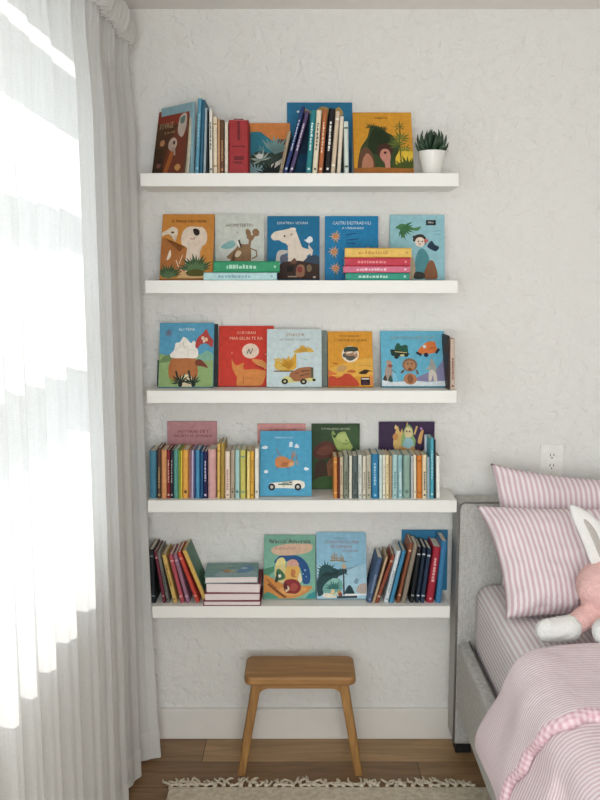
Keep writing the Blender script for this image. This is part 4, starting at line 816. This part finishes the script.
# ---------- potted succulent
zp = ZS[0]; yp = -.105
px = wx(431.4, yp, zp)
r = thing('potted_succulent', 'small green succulent in a white tapered pot at the right end of the top shelf', 'plant', (px, yp, zp))
hp = wz(149.6, yp - .04) - zp
R1 = wx(300 + 13.4, yp, zp + hp); R0 = R1 * .68
bm = lathe(bmesh.new(), [(0, 0), (R0 * .94, 0), (R0, .003), (R1 * .99, hp - .003), (R1, hp), (R1 - .003, hp + .001), (R1 - .006, hp - .004), (R1 - .012, hp - .02), (0, hp - .02)], 40)
obj('pot', bm, M_POT, r, smooth=True)
bm = lathe(bmesh.new(), [(0, hp - .019), (R1 - .010, hp - .019), (R1 - .008, hp - .008), (.01, hp - .004), (0, hp - .004)], 30)
obj('soil', bm, M_SOIL, r, smooth=True)
rl = random.Random(3)
for ring, (n, el, ln) in enumerate(((8, 8, .058), (7, 26, .064), (6, 44, .064), (5, 62, .060), (3, 80, .050))):
    for k in range(n):
        az = 2*PI*(k + .5 * (ring % 2)) / n + rl.uniform(-.1, .1); e = math.radians(el + rl.uniform(-5, 5)); l = ln * rl.uniform(.92, 1.06)
        d = Vector((math.cos(az), math.sin(az), 0)); pts = []; rad = []
        for q in range(7):
            s = q / 6; up = e + .5 * s * s
            pts.append(d * (.006 + l * s * math.cos(up)) + Vector((0, 0, hp - .006 + .004 * ring + l * s * math.sin(up))))
            rad.append([.0035, .0062, .0074, .007, .0056, .0034, .0005][q])
        obj('leaf', tube(bmesh.new(), pts, rad, 7), M_LEAF, r, smooth=True)
# ------------------------------------------------------------------ stool
yf, ybk = -.245, -.075
zt = .338
sx0, sx1 = wx(243.8, yf, zt - .013), wx(356.2, yf, zt - .013); sc = (sx0 + sx1) / 2
r = thing('wooden_stool', 'small oak step stool with splayed legs standing under the lowest shelf', 'stool', (sc, (yf + ybk)/2, 0))
hw = (sx1 - sx0) / 2; hd = (ybk - yf) / 2
o = obj('seat', prism(bmesh.new(), rrect(-hw, hw, -hd, hd, .026, 8), zt - .029, zt), M_STOOL_X, r)
bv = o.modifiers.new('bevel', 'BEVEL'); bv.width = .008; bv.segments = 4; bv.limit_method = 'ANGLE'; bv.angle_limit = math.radians(50)
for s in (-1, 1):
    for q in (-1, 1):
        bm = bmesh.new(); n = 9; rings = []
        top = Vector((s * .140, q * (hd - .032), zt - .028)); bot = Vector((s * .192, q * (hd - .010), 0))
        for i in range(n):
            k = i / (n - 1); c = bot.lerp(top, k); a = .0125 + .0025 * k
            rings.append([bm.verts.new((c.x + x, c.y + y, c.z)) for x, y in rrect(-a, a, -a, a, .004, 2)])
        for A, B in zip(rings, rings[1:]):
            for k in range(len(A)): bm.faces.new((A[k], A[(k+1) % len(A)], B[(k+1) % len(A)], B[k]))
        bm.faces.new(rings[0][::-1]); bm.faces.new(rings[-1])
        obj('leg', bm, M_STOOL_Z, r, smooth=False)
for q in (-1, 1):                                   # arched aprons below the seat
    yc = q * (hd - .030); pts = []
    for i in range(25):
        x = -.134 + .268 * i / 24; e = min(x + .134, .134 - x); pts.append((x, zt - .029 - (.0195 + .018 * max(0, 1 - e / .030) ** 2)))
    bm = bmesh.new(); rows = []
    for x, z in pts: rows.append([bm.verts.new(c) for c in ((x, yc - .008, zt - .0285), (x, yc + .008, zt - .0285), (x, yc + .008, z), (x, yc - .008, z))])
    for A, B in zip(rows, rows[1:]):
        for k in range(4): bm.faces.new((A[k], A[(k+1) % 4], B[(k+1) % 4], B[k]))
    bm.faces.new(rows[0][::-1]); bm.faces.new(rows[-1])
    obj('apron', bm, M_STOOL_X, r)

# ------------------------------------------------------------------ rug
RX0, RX1, RY0, RY1 = -.415, 1.05, -1.95, -.325
r = thing('fringed_rug', 'cream woven rug with knotted tassels lying on the oak floor before the stool', 'rug', (RX0, RY1, 0))
bm = boxbm(0, RX1 - RX0, RY0 - RY1, 0, .0005, .011)
obj('rug_weave', bm, M_RUG, r, bevel=.004)
rt = random.Random(11)
for i in range(36):
    x = .006 + i * .0275 + rt.uniform(-.003, .003); bm = bmesh.new()
    ln = rt.uniform(.034, .058); k0 = Vector((x, .011, .0075))
    for q in range(3):
        a = rt.uniform(-.9, .9); p = [Vector((x + rt.uniform(-.008, .008), -.003, .006)), k0]
        c = k0.copy()
        for s in range(5):
            a += rt.uniform(-.75, .75); a = max(-1.3, min(1.3, a))
            c = c + Vector((math.sin(a), math.cos(a), 0)) * (ln / 5); c.z = .0042 + rt.uniform(0, .004); p.append(c.copy())
        tube(bm, p, [.003, .0038, .0042, .0042, .004, .0036, .0024], 6)
    sphere(bm, k0, (.0075, .006, .006), 10, 6)
    obj('tassel', bm, M_FRINGE, r, smooth=True)

# ------------------------------------------------------------------ bed frame
BX0, BX1 = .518, 1.75
r = thing('upholstered_bed_frame', 'bed frame with headboard and side rail upholstered in grey linen', 'bed', (BX0, -.07, 0))
inv = Matrix.Translation((-BX0, .07, 0))
def bpart(name, bm, m, **k):
    bm.transform(inv); return obj(name, bm, m, r, **k)
bpart('headboard', boxbm(BX0, BX1, -.135, -.018, .045, .886), M_LINEN, bevel=.012)
def pip(name, pts, rad=.0035): bpart(name, tube(bmesh.new(), pts, rad, 8), M_PIPING, smooth=True)
pip('headboard_piping', [(BX0 + .002, -.133, .05), (BX0 + .002, -.133, .86), (BX0 + .008, -.133, .880), (BX0 + .02, -.133, .886), (BX1 - .02, -.133, .886), (BX1, -.133, .87), (BX1, -.133, .05)])
bpart('side_rail', boxbm(.525, .567, -2.12, -.136, .178, .412), M_LINEN, bevel=.01)
bpart('side_rail', boxbm(BX1 - .055, BX1 - .012, -2.12, -.136, .178, .412), M_LINEN, bevel=.01)
bpart('foot_rail', boxbm(.568, BX1 - .056, -2.12, -2.08, .178, .412), M_LINEN, bevel=.01)
bpart('slat_base', boxbm(.568, BX1 - .056, -2.079, -.136, .25, .345), plain('grey_base_cloth', '#6f6d69', .9))
pip('rail_piping', [(.563, -.14, .413), (.563, -1.0, .413), (.563, -2.1, .413)], .003)
for x in (.545, BX1 - .07):
    for y in (-.075, -2.05):
        top = .05 if y > -.2 else .18
        bpart('bed_foot', boxbm(x - .012, x + .04, y - .03, y + .03, 0, top), M_DARKFOOT)

def uvmesh(name, V, F, UV, m, parent=None, smooth=True, matidx=None):
    me = bpy.data.meshes.new(name); me.from_pydata(V, [], F); me.update()
    ul = me.uv_layers.new(name='UVMap')
    for p in me.polygons:
        p.use_smooth = smooth
        for li in p.loop_indices: ul.data[li].uv = UV[me.loops[li].vertex_index]
        if matidx: p.material_index = matidx[p.index]
    bm = bmesh.new(); bm.from_mesh(me); bmesh.ops.recalc_face_normals(bm, faces=bm.faces); bm.to_mesh(me); bm.free()
    return link(name, me, parent, m if isinstance(m, (list, tuple)) else (m,))

# mattress with its striped sheet: a rounded section swept along the bed
def mattress():
    x0, x1, z0, z1 = .577, BX1 - .058, .346, .618; rad = .05
    P = rrect(x0, x1, z0, z1, rad, 8); n = len(P); V = []; F = []; UV = []
    ysec = [(-.152, .03), (-.146, .012), (-.15, .0)] and [(-.140, .045), (-.150, .014), (-.165, .0)] + [(-.165 - 1.86 * i / 40, 0) for i in range(1, 41)] + [(-2.05, .014), (-2.062, .045)]
    cx, cz = (x0 + x1)/2, (z0 + z1)/2
    s = [0]
    for i in range(1, n + 1): s.append(s[-1] + math.dist(P[i-1], P[i % n]))
    for y, ins in ysec:
        for i in range(n + 1):
            x, z = P[i % n]; k = 1 - ins / .3; w = .003 * noise.noise(Vector((x * 6, y * 6, z * 6)))
            V.append((cx + (x - cx) * (1 - ins / .6), y, cz + (z - cz) * k + w)); UV.append((s[i] + .012 * y, y))
    for j in range(len(ysec) - 1):
        for i in range(n): F.append((j*(n+1)+i, j*(n+1)+i+1, (j+1)*(n+1)+i+1, (j+1)*(n+1)+i))
    F.append(tuple(range(n))[::-1]); F.append(tuple((len(ysec)-1)*(n+1) + i for i in range(n)))
    o = uvmesh('mattress', V, F, UV, M_SHEET)
    return tag(o, 'mattress under a pale pink-striped fitted sheet on the grey bed frame', 'mattress')
mattress()

# duvet: a section wrapped over the mattress edge and down the side
def wrap_path(z_low, off, n_side=26, n_arc=16, n_top=70):
    zi = .6235
    key = [(.512, z_low), (.512, .34), (.513, .40), (.534, .465), (.555, .53), (.563, .575), (.578, .607), (.606, .6225), (.65, zi), (.75, zi), (1.0, zi), (1.35, zi), (1.70, zi)]
    key = [k for i, k in enumerate(key) if i == 0 or k[1] > z_low + .02]
    C = []                                           # Catmull-Rom through the key points, then even resampling
    K = [key[0]] + key + [key[-1]]
    for i in range(1, len(K) - 2):
        p0, p1, p2, p3 = (Vector(K[i + d]) for d in (-1, 0, 1, 2))
        for j in range(24):
            t = j / 24; C.append(.5*((2*p1) + (p2-p0)*t + (2*p0-5*p1+4*p2-p3)*t*t + (3*p1-p0-3*p2+p3)*t**3))
    C.append(Vector(key[-1]))
    A = [0]
    for a, b in zip(C, C[1:]): A.append(A[-1] + (b - a).length)
    n = n_side + n_arc + n_top; P = []; j = 0
    for i in range(n + 1):
        # finer steps over the side and the edge than on the flat top
        s = A[-1] * ((i / n) ** 1.6)
        while j < len(A) - 2 and A[j + 1] < s: j += 1
        t = (s - A[j]) / max(1e-9, A[j + 1] - A[j]); q = C[j].lerp(C[j + 1], t)
        lo, hi = max(0, j - 6), min(len(C) - 1, j + 7); d = (C[hi] - C[lo]).normalized(); nrm = Vector((-d.y, d.x))
        P.append((q.x + nrm.x * off, q.y + nrm.y * off, nrm.x, nrm.y))
    return P
def drape(name, path, prof, ylines, m, parent, cuff_from=None, amp=.006, seed=0):
    """path: section points with outward normals; prof: list of (v, offset, isCuff) closed loop in y; ylines(s)->(y_start, y_end)"""
    n = len(path); V = []; UV = []; F = []; mi = []
    S_ = [0]
    for i in range(1, n): S_.append(S_[-1] + math.dist(path[i][:2], path[i-1][:2]))
    k = len(prof)
    for i, (x, z, nx, nz) in enumerate(path):
        ya, yb_ = ylines(S_[i], x, z)
        # a rounded, closed hem at the hanging edge
        hem = min(1, S_[i] / .012) ** .5
        L_ = 0; py = None
        for (v, o_, c) in prof:
            y = ya + (yb_ - ya) * v
            w = amp * (noise.noise(Vector((S_[i] * 5 + seed, y * 5, 1.3))) + .5 * noise.noise(Vector((S_[i] * 14, y * 11, 4 + seed)))) * min(1, o_ / .012)
            oo = o_ * (.35 + .65 * hem) + max(-.5 * o_, w)
            V.append((x + nx * oo, y, z + nz * oo))
            if py is not None: L_ += abs(y - py[0]) + abs(o_ - py[1])
            py = (y, o_)
            UV.append((S_[i], y + (0 if not c else .0)))
    for i in range(n - 1):
        for j in range(k):
            F.append((i*k + j, i*k + (j+1) % k, (i+1)*k + (j+1) % k, (i+1)*k + j)); mi.append(1 if (prof[j][2] and prof[(j+1) % k][2]) else 0)
    F.append(tuple(range(k))); mi.append(0); F.append(tuple((n-1)*k + j for j in range(k))[::-1]); mi.append(0)
    return uvmesh(name, V, F, UV, m, parent, matidx=mi)
def prof_sheet(t, nv, end_r, cuff=1.1):
    """closed profile: top from v=0 to 1, bottom back to 0"""
    P = []
    for i in range(nv + 1):
        v = i / nv
        e = min(v, 1 - v) / end_r; o_ = t * math.sqrt(max(0, 1 - (1 - min(1, e)) ** 2))
        P.append((v, max(o_, .002), v >= cuff))
    for i in range(1, nv): P.append((1 - i / nv, .001, (1 - i/nv) >= cuff))
    return P
rD = thing('pink_striped_duvet', 'pink and white striped duvet turned back over the lower part of the bed', 'duvet', (1.1, -1.4, .6235))
invd = Matrix.Translation((-1.1, 1.4, -.6235))
def yl_body(s, x, z): return (-.90, -2.10)
o1 = drape('duvet_body', wrap_path(.235, .002), prof_sheet(.018, 90, .04), yl_body, [M_DUVET2], rD, amp=.007, seed=3)
def sm(a, b, t):
    t = max(0, min(1, (t - a) / (b - a))); return t*t*(3 - 2*t)
def yl_flap(s, x, z):
    bulge = math.exp(-((s - .27) / .14) ** 2)
    a = -.700 - .075 * bulge + .03 * sm(.45, .9, s) + .008 * math.sin(s * 21)
    b = -1.01 - .115 * sm(.05, .34, s) + .09 * sm(.36, .8, s) + .007 * math.sin(s * 38) + .005 * math.sin(s * 71 + 1)
    return a, b
o2 = drape('turned_back_flap', wrap_path(.352, .021), prof_sheet(.022, 60, .07, cuff=.925), yl_flap, [M_DUVET, M_CUFF], rD, amp=.007, seed=9)
for o in (o1, o2): o.data.transform(invd)

# ------------------------------------------------------------------ pillows
def pillow(label, TL, TR, BL, BR, T_, seed, group, pinch=.07, name='striped_pillow', pv=.09):
    TL, TR, BL, BR = map(Vector, (TL, TR, BL, BR))
    c = (TL + TR + BL + BR) / 4; n_ = ((TR - TL).cross(BL - TL)).normalized()
    if n_.y > 0: n_ = -n_
    W, H = (TR - TL).length, (TL - BL).length
    NU, NV = 64, 48; V = []; UV = []; F = []
    def P(u, v, s):
        uu = u * (1 - pinch * (1 - v*v) * abs(u)); vv = v * (1 - pv * (1 - u*u) * abs(v))
        a, b = (uu + 1)/2, (vv + 1)/2
        base = BL.lerp(BR, a).lerp(TL.lerp(TR, a), b)
        th = T_ * (max(0, (1 - u**4)) * max(0, (1 - v**4))) ** .55 * (1 - .18 * v)
        edge = min(1 - abs(u), 1 - abs(v))
        w = .014 * noise.noise(Vector((u*2.2 + seed, v*2.2, s))) + .0045 * noise.noise(Vector((u*7 + seed, v*5, s + 3)))
        w += .017 * noise.noise(Vector((u*9 + seed, v*16, 9))) * sm(-.55, -.95, v) + .006 * noise.noise(Vector((u*12 + seed, v*4, 7))) * sm(.5, 1, abs(u))
        w += .006 * math.sin(9 * v + 3 * u + seed) * math.exp(-((abs(u) - .85) / .12) ** 2)
        w *= min(1, edge / .08)
        return base + n_ * (s * th + w) * (1 if s > 0 else .75)
    idx = {}
    for s in (1, -1):
        for j in range(NV + 1):
            for i in range(NU + 1):
                if s < 0 and (i in (0, NU) or j in (0, NV)): idx[(s, i, j)] = idx[(1, i, j)]; continue
                u, v = -1 + 2*i/NU, -1 + 2*j/NV
                idx[(s, i, j)] = len(V); V.append(tuple(P(u, v, s) - c)); UV.append((u * W/2, v * H/2))
        for j in range(NV):
            for i in range(NU): F.append((idx[(s, i, j)], idx[(s, i+1, j)], idx[(s, i+1, j+1)], idx[(s, i, j+1)]))
    o = uvmesh(name, V, F, UV, M_PILLOW); o.location = c
    return tag(o, label, 'pillow', group)
GP = 'pink striped pillows leaning on the headboard'
pillow('pink-striped pillow at the back, leaning highest against the headboard under the wall socket', (.608, -.175, 1.026), (1.27, -.175, .984), (.64, -.245, .64), (1.27, -.245, .64), .056, 2.1, GP, pinch=.06, pv=.17)
pillow('pink-striped pillow in front, with the plush rabbit leaning on it', (.545, -.280, .915), (1.19, -.275, .922), (.597, -.480, .630), (1.20, -.480, .632), .060, 5.7, GP, pinch=.085)

# ------------------------------------------------------------------ plush rabbit
rb = thing('plush_rabbit', 'pink plush rabbit with white ears and feet sitting on the bed against the front pillow', 'soft toy', (.885, -.545, .62))
RB = Vector((.885, -.545, .62)); rw = lambda p: Vector(p) - RB
def blob(name, parts, m, vox=.006, fur=.0025, parent=rb, smooth_it=6):
    bm = bmesh.new()
    for q in parts: sphere(bm, rw(q[0]), q[1], 24, 16, q[2] if len(q) > 2 else None)
    me = bpy.data.meshes.new(name); bm.to_mesh(me); bm.free()
    o = bpy.data.objects.new(name, me); COL.objects.link(o)
    a = o.modifiers.new('r', 'REMESH'); a.mode = 'VOXEL'; a.voxel_size = vox
    b = o.modifiers.new('s', 'SMOOTH'); b.iterations = smooth_it; b.factor = .5
    dg = bpy.context.evaluated_depsgraph_get(); me2 = bpy.data.meshes.new_from_object(o.evaluated_get(dg))
    bpy.data.objects.remove(o)
    me2.name = name
    for v in me2.vertices:
        d = fur * noise.noise(v.co * 160) + fur * .8 * noise.noise(v.co * 60); v.co += v.normal * d
    for p in me2.polygons: p.use_smooth = True
    return link(name, me2, parent, (m,))
def chain(a, b, ra, rb_, n=7):
    a, b = Vector(a), Vector(b)
    return [(a.lerp(b, i/(n-1)), ra + (rb_ - ra) * i/(n-1)) for i in range(n)]
HC = Vector((.880, -.545, .752))
body = [(HC, (.090, .076, .076)), (HC + Vector((0, -.034, -.018)), (.045, .04, .036)), ((.895, -.500, .690), (.075, .062, .072))]
body += chain((.862, -.540, .690), (.766, -.596, .658), .036, .030)
body += chain((.888, -.560, .685), (.850, -.620, .660), .036, .030)
body += chain((.915, -.540, .690), (.985, -.630, .660), .036, .030)
blob('body', body, M_PINKFUR)
blob('foot', chain((.755, -.602, .655), (.690, -.618, .654), .036, .031) + [((.69, -.618, .655), (.03, .03, .032))], M_WHITEFUR)
blob('foot', chain((.846, -.640, .662), (.838, -.652, .664), .039, .037), M_WHITEFUR)
blob('foot', chain((.99, -.625, .658), (1.01, -.645, .658), .037, .034), M_WHITEFUR)
def ear(base, tip, w, side):
    base, tip = Vector(base), Vector(tip); ax = (tip - base); l = ax.length; ax.normalize()
    wd = ax.cross(Vector((0, -1, .25))).normalized(); fr = wd.cross(ax).normalized()
    if fr.y > 0: fr = -fr
    out = []
    for nm, m, k, dz, th in (('ear', M_WHITEFUR, 1, 0, .012), ('ear_lining', M_EARLIN, .34, .0098, .004)):
        NU, NL = 16, 26; V = []; F = []
        for j in range(NL + 1):
            t = j / NL; hwid = w * k * (math.sin(PI * min(1, .12 + .88 * t)) ** .6) * (1.0 if t < .75 else 1) + (.006 * (1 - t) if k == 1 else 0)
            tt = t if k == 1 else .12 + .74 * t
            bend = .018 * math.sin(PI * tt)
            for i in range(NU):
                a = 2*PI*i/NU; x = math.cos(a) * hwid; zz = math.sin(a) * th * min(1, hwid / .012)
                V.append(rw(base + ax * l * tt + wd * (x + side * bend) + fr * (zz + dz + .16 * x * x / w + .25 * hwid * 0)))
        for j in range(NL):
            for i in range(NU): F.append((j*NU+i, j*NU+(i+1) % NU, (j+1)*NU+(i+1) % NU, (j+1)*NU+i))
        F.append(tuple(range(NU))[::-1]); F.append(tuple(NL*NU + i for i in range(NU)))
        me = bpy.data.meshes.new(nm); me.from_pydata(V, [], F)
        bm = bmesh.new(); bm.from_mesh(me); bmesh.ops.recalc_face_normals(bm, faces=bm.faces); bm.to_mesh(me); bm.free()
        for p in me.polygons: p.use_smooth = True
        e = link(nm, me, out[0] if out else rb, (m,)); out.append(e)
    out[0]['label'] = 'long white ear'
ear((.862, -.535, .80), (.775, -.510, .975), .033, 1)
ear((.912, -.535, .795), (.985, -.515, .950), .034, -1)
for s in (-1, 1):
    bm = sphere(bmesh.new(), rw(HC + Vector((s * .036 + .004, -.070, .008))), .0075, 14, 10); obj('eye', bm, M_EYE, rb, smooth=True)
bm = sphere(bmesh.new(), rw(HC + Vector((0, -.076, -.012))), (.010, .007, .007), 14, 10); obj('nose', bm, plain('rose_plush_nose', '#b5666a', .8), rb, smooth=True)

rb.location = (.860, -.583, .632)

# ------------------------------------------------------------------ wall outlet
zc = (wz(444.4, 0) + wz(476.6, 0)) / 2; xc = wx(551.2, 0, zc)
r = thing('wall_socket', 'white double power socket on the wall above the pink pillows', 'socket', (xc, 0, zc))
hp_, wp_ = (wz(444.4, 0) - wz(476.6, 0)) / 2, .0385
bm = bmesh.new(); prism(bm, rrect(-wp_, wp_, -hp_, hp_, .004, 3), -.006, 0, lambda x, z, y: (x, y, z)); obj('cover_plate', bm, M_PLASTIC, r, bevel=.0018)
bm = bmesh.new(); prism(bm, rrect(-.0175, .0175, -.034, .034, .003, 3), -.0085, -.0055, lambda x, z, y: (x, y, z)); o = obj('socket_face', bm, M_PLASTIC, r, bevel=.001)
for q in (-1, 1):
    for x, w_, h_ in ((-.006, .0012, .0045), (.006, .0012, .0037)):
        obj('slot', boxbm(x - w_, x + w_, -.0088, -.008, q * .018 - h_ + .003, q * .018 + h_ + .003), M_SLOT, o)
    obj('slot', sphere(bmesh.new(), (0, -.0083, q * .018 - .007), (.0026, .0007, .0026), 12, 8), M_SLOT, o)
    obj('screw', sphere(bmesh.new(), (0, -.0061, q * .045), (.003, .001, .003), 12, 8), M_METAL, r)

# ------------------------------------------------------------------ curtain
def fold_x(y, z, amp, fine):
    s = -y
    ph = 2*PI * s / .150 + 1.5 * math.sin(s * 4.1 + .6) + .9 * math.sin(s * 9.7 + .25 * z)
    f = math.sin(ph) + .30 * math.sin(2 * ph + .8) + .12 * math.sin(3 * ph + s)
    g = math.sin(2*PI * s / .030 + .8 * math.sin(s * 23)) + .4 * math.sin(2*PI*s/.034)
    return amp * f + fine * g
def sheet(z0, z1, nz, x_off, ampf, finef, y0=-.045, y1=-1.98, nu=900, flare=True):
    V, F = [], []
    for j in range(nz + 1):
        z = z0 + (z1 - z0) * j / nz; low = max(0, min(1, (2.2 - z) / 2.2))
        for i in range(nu + 1):
            y = y0 + (y1 - y0) * i / nu; s = -y
            x = -.560 + x_off(z) + fold_x(y, z, ampf(z), finef(z))
            yy = y
            if flare:
                e = math.exp(-((s - .045) / .10) ** 2)
                x += (.026 + .050 * low ** 3.4) * e; yy -= .075 * low ** 1.3 * e
            V.append((x, yy, z))
    for j in range(nz):
        for i in range(nu): F.append((j*(nu+1)+i, j*(nu+1)+i+1, (j+1)*(nu+1)+i+1, (j+1)*(nu+1)+i))
    return V, F
r = thing('sheer_curtain', 'floor-length sheer white linen curtain hanging in folds over the sunlit window', 'curtain', (-.56, -1.0, .012))
def cpart(name, VF, m):
    V, F = VF; me = bpy.data.meshes.new(name); me.from_pydata([(x + .56, y + 1.0, z - .012) for x, y, z in V], [], F)
    for p in me.polygons: p.use_smooth = True
    return link(name, me, r, (m,))
ampf = lambda z: .036 + .010 * max(0, min(1, (1.9 - z) / 1.9)) - .018 * sm(2.0, 2.33, z)
finef = lambda z: .010 * sm(2.16, 2.34, z)
cpart('curtain_panel', sheet(.014, 2.335, 90, lambda z: 0, ampf, finef), M_SHEER)
cpart('hem', sheet(.016, .112, 6, lambda z: .0022, ampf, finef), M_HEM)
cpart('heading_ruffle', sheet(2.318, 2.396, 8, lambda z: .034 + .012 * math.sin(PI * (z - 2.318) / .078), lambda z: .008, lambda z: .015, flare=False, nu=1200), M_HEM)
r = thing('curtain_track', 'white ceiling track carrying the sheer curtain', 'curtain rail', (-.56, -1.0, 2.396))
obj('rail', boxbm(-.016, .016, -.99, .97, .002, ZC - 2.396), M_METAL, r, bevel=.002)

# ------------------------------------------------------------------ daylight and added fill
w = bpy.data.worlds.new('daylight'); S.world = w; w.use_nodes = True
bg = w.node_tree.nodes['Background']; bg.inputs['Color'].default_value = (.86, .94, 1.0, 1); bg.inputs['Strength'].default_value = 1.3
def light(name, kind, loc, rot, energy, color=(1, 1, 1), **k):
    d = bpy.data.lights.new(name, kind); d.energy = energy; d.color = color
    for a, b in k.items(): setattr(d, a, b)
    o = bpy.data.objects.new(name, d); COL.objects.link(o); o.location = loc; o.rotation_euler = rot
    return o
sd = Vector((1, -.46, -.62)).normalized()
light('sun', 'SUN', (-4, 1, 4), sd.to_track_quat('-Z', 'Y').to_euler(), 3.9, (1, .97, .94), angle=math.radians(.6))
light('window_daylight', 'AREA', (XL - .17, (FILL_W2[0]+FILL_W2[1])/2, (FILL_W2[2]+FILL_W2[3])/2), (0, -PI/2, 0), 9, (.93, .98, 1), shape='RECTANGLE', size=FILL_W2[3]-FILL_W2[2], size_y=FILL_W2[1]-FILL_W2[0])  # added side fill, set in the unseen second window
light('window_daylight', 'AREA', (XL - .17, (W1[0]+W1[1])/2, (W1[2]+W1[3])/2), (0, -PI/2, 0), 4.2, (.80, .92, 1), shape='RECTANGLE', size=W1[3]-W1[2], size_y=W1[1]-W1[0])
light('window_daylight', 'AREA', ((FILL_W3[0]+FILL_W3[1])/2, YB - .09, (FILL_W3[2]+FILL_W3[3])/2), (PI/2, 0, 0), 50, (.96, .985, 1), shape='RECTANGLE', size=FILL_W3[1]-FILL_W3[0], size_y=FILL_W3[3]-FILL_W3[2])  # added frontal fill for the shelves, set in the unseen rear window

# ------------------------------------------------------------------ camera and colour
cd = bpy.data.cameras.new('camera'); cam = bpy.data.objects.new('camera', cd); COL.objects.link(cam)
cd.sensor_fit = 'VERTICAL'; cd.sensor_height = 36; cd.sensor_width = 27; cd.lens = F_PX / 800 * 36; cd.clip_start = .02
cam.location = (0, -CAM_D, CAM_H); cam.rotation_euler = (PI/2 - PITCH, 0, 0)
S.camera = cam
S.view_settings.view_transform = 'Standard'; S.view_settings.look = 'None'; S.view_settings.gamma = 1; S.view_settings.use_curve_mapping = False
S.view_settings.exposure = .27
S.cycles.use_denoising = True
S.cycles.transparent_max_bounces = 16
S.cycles.max_bounces = 10
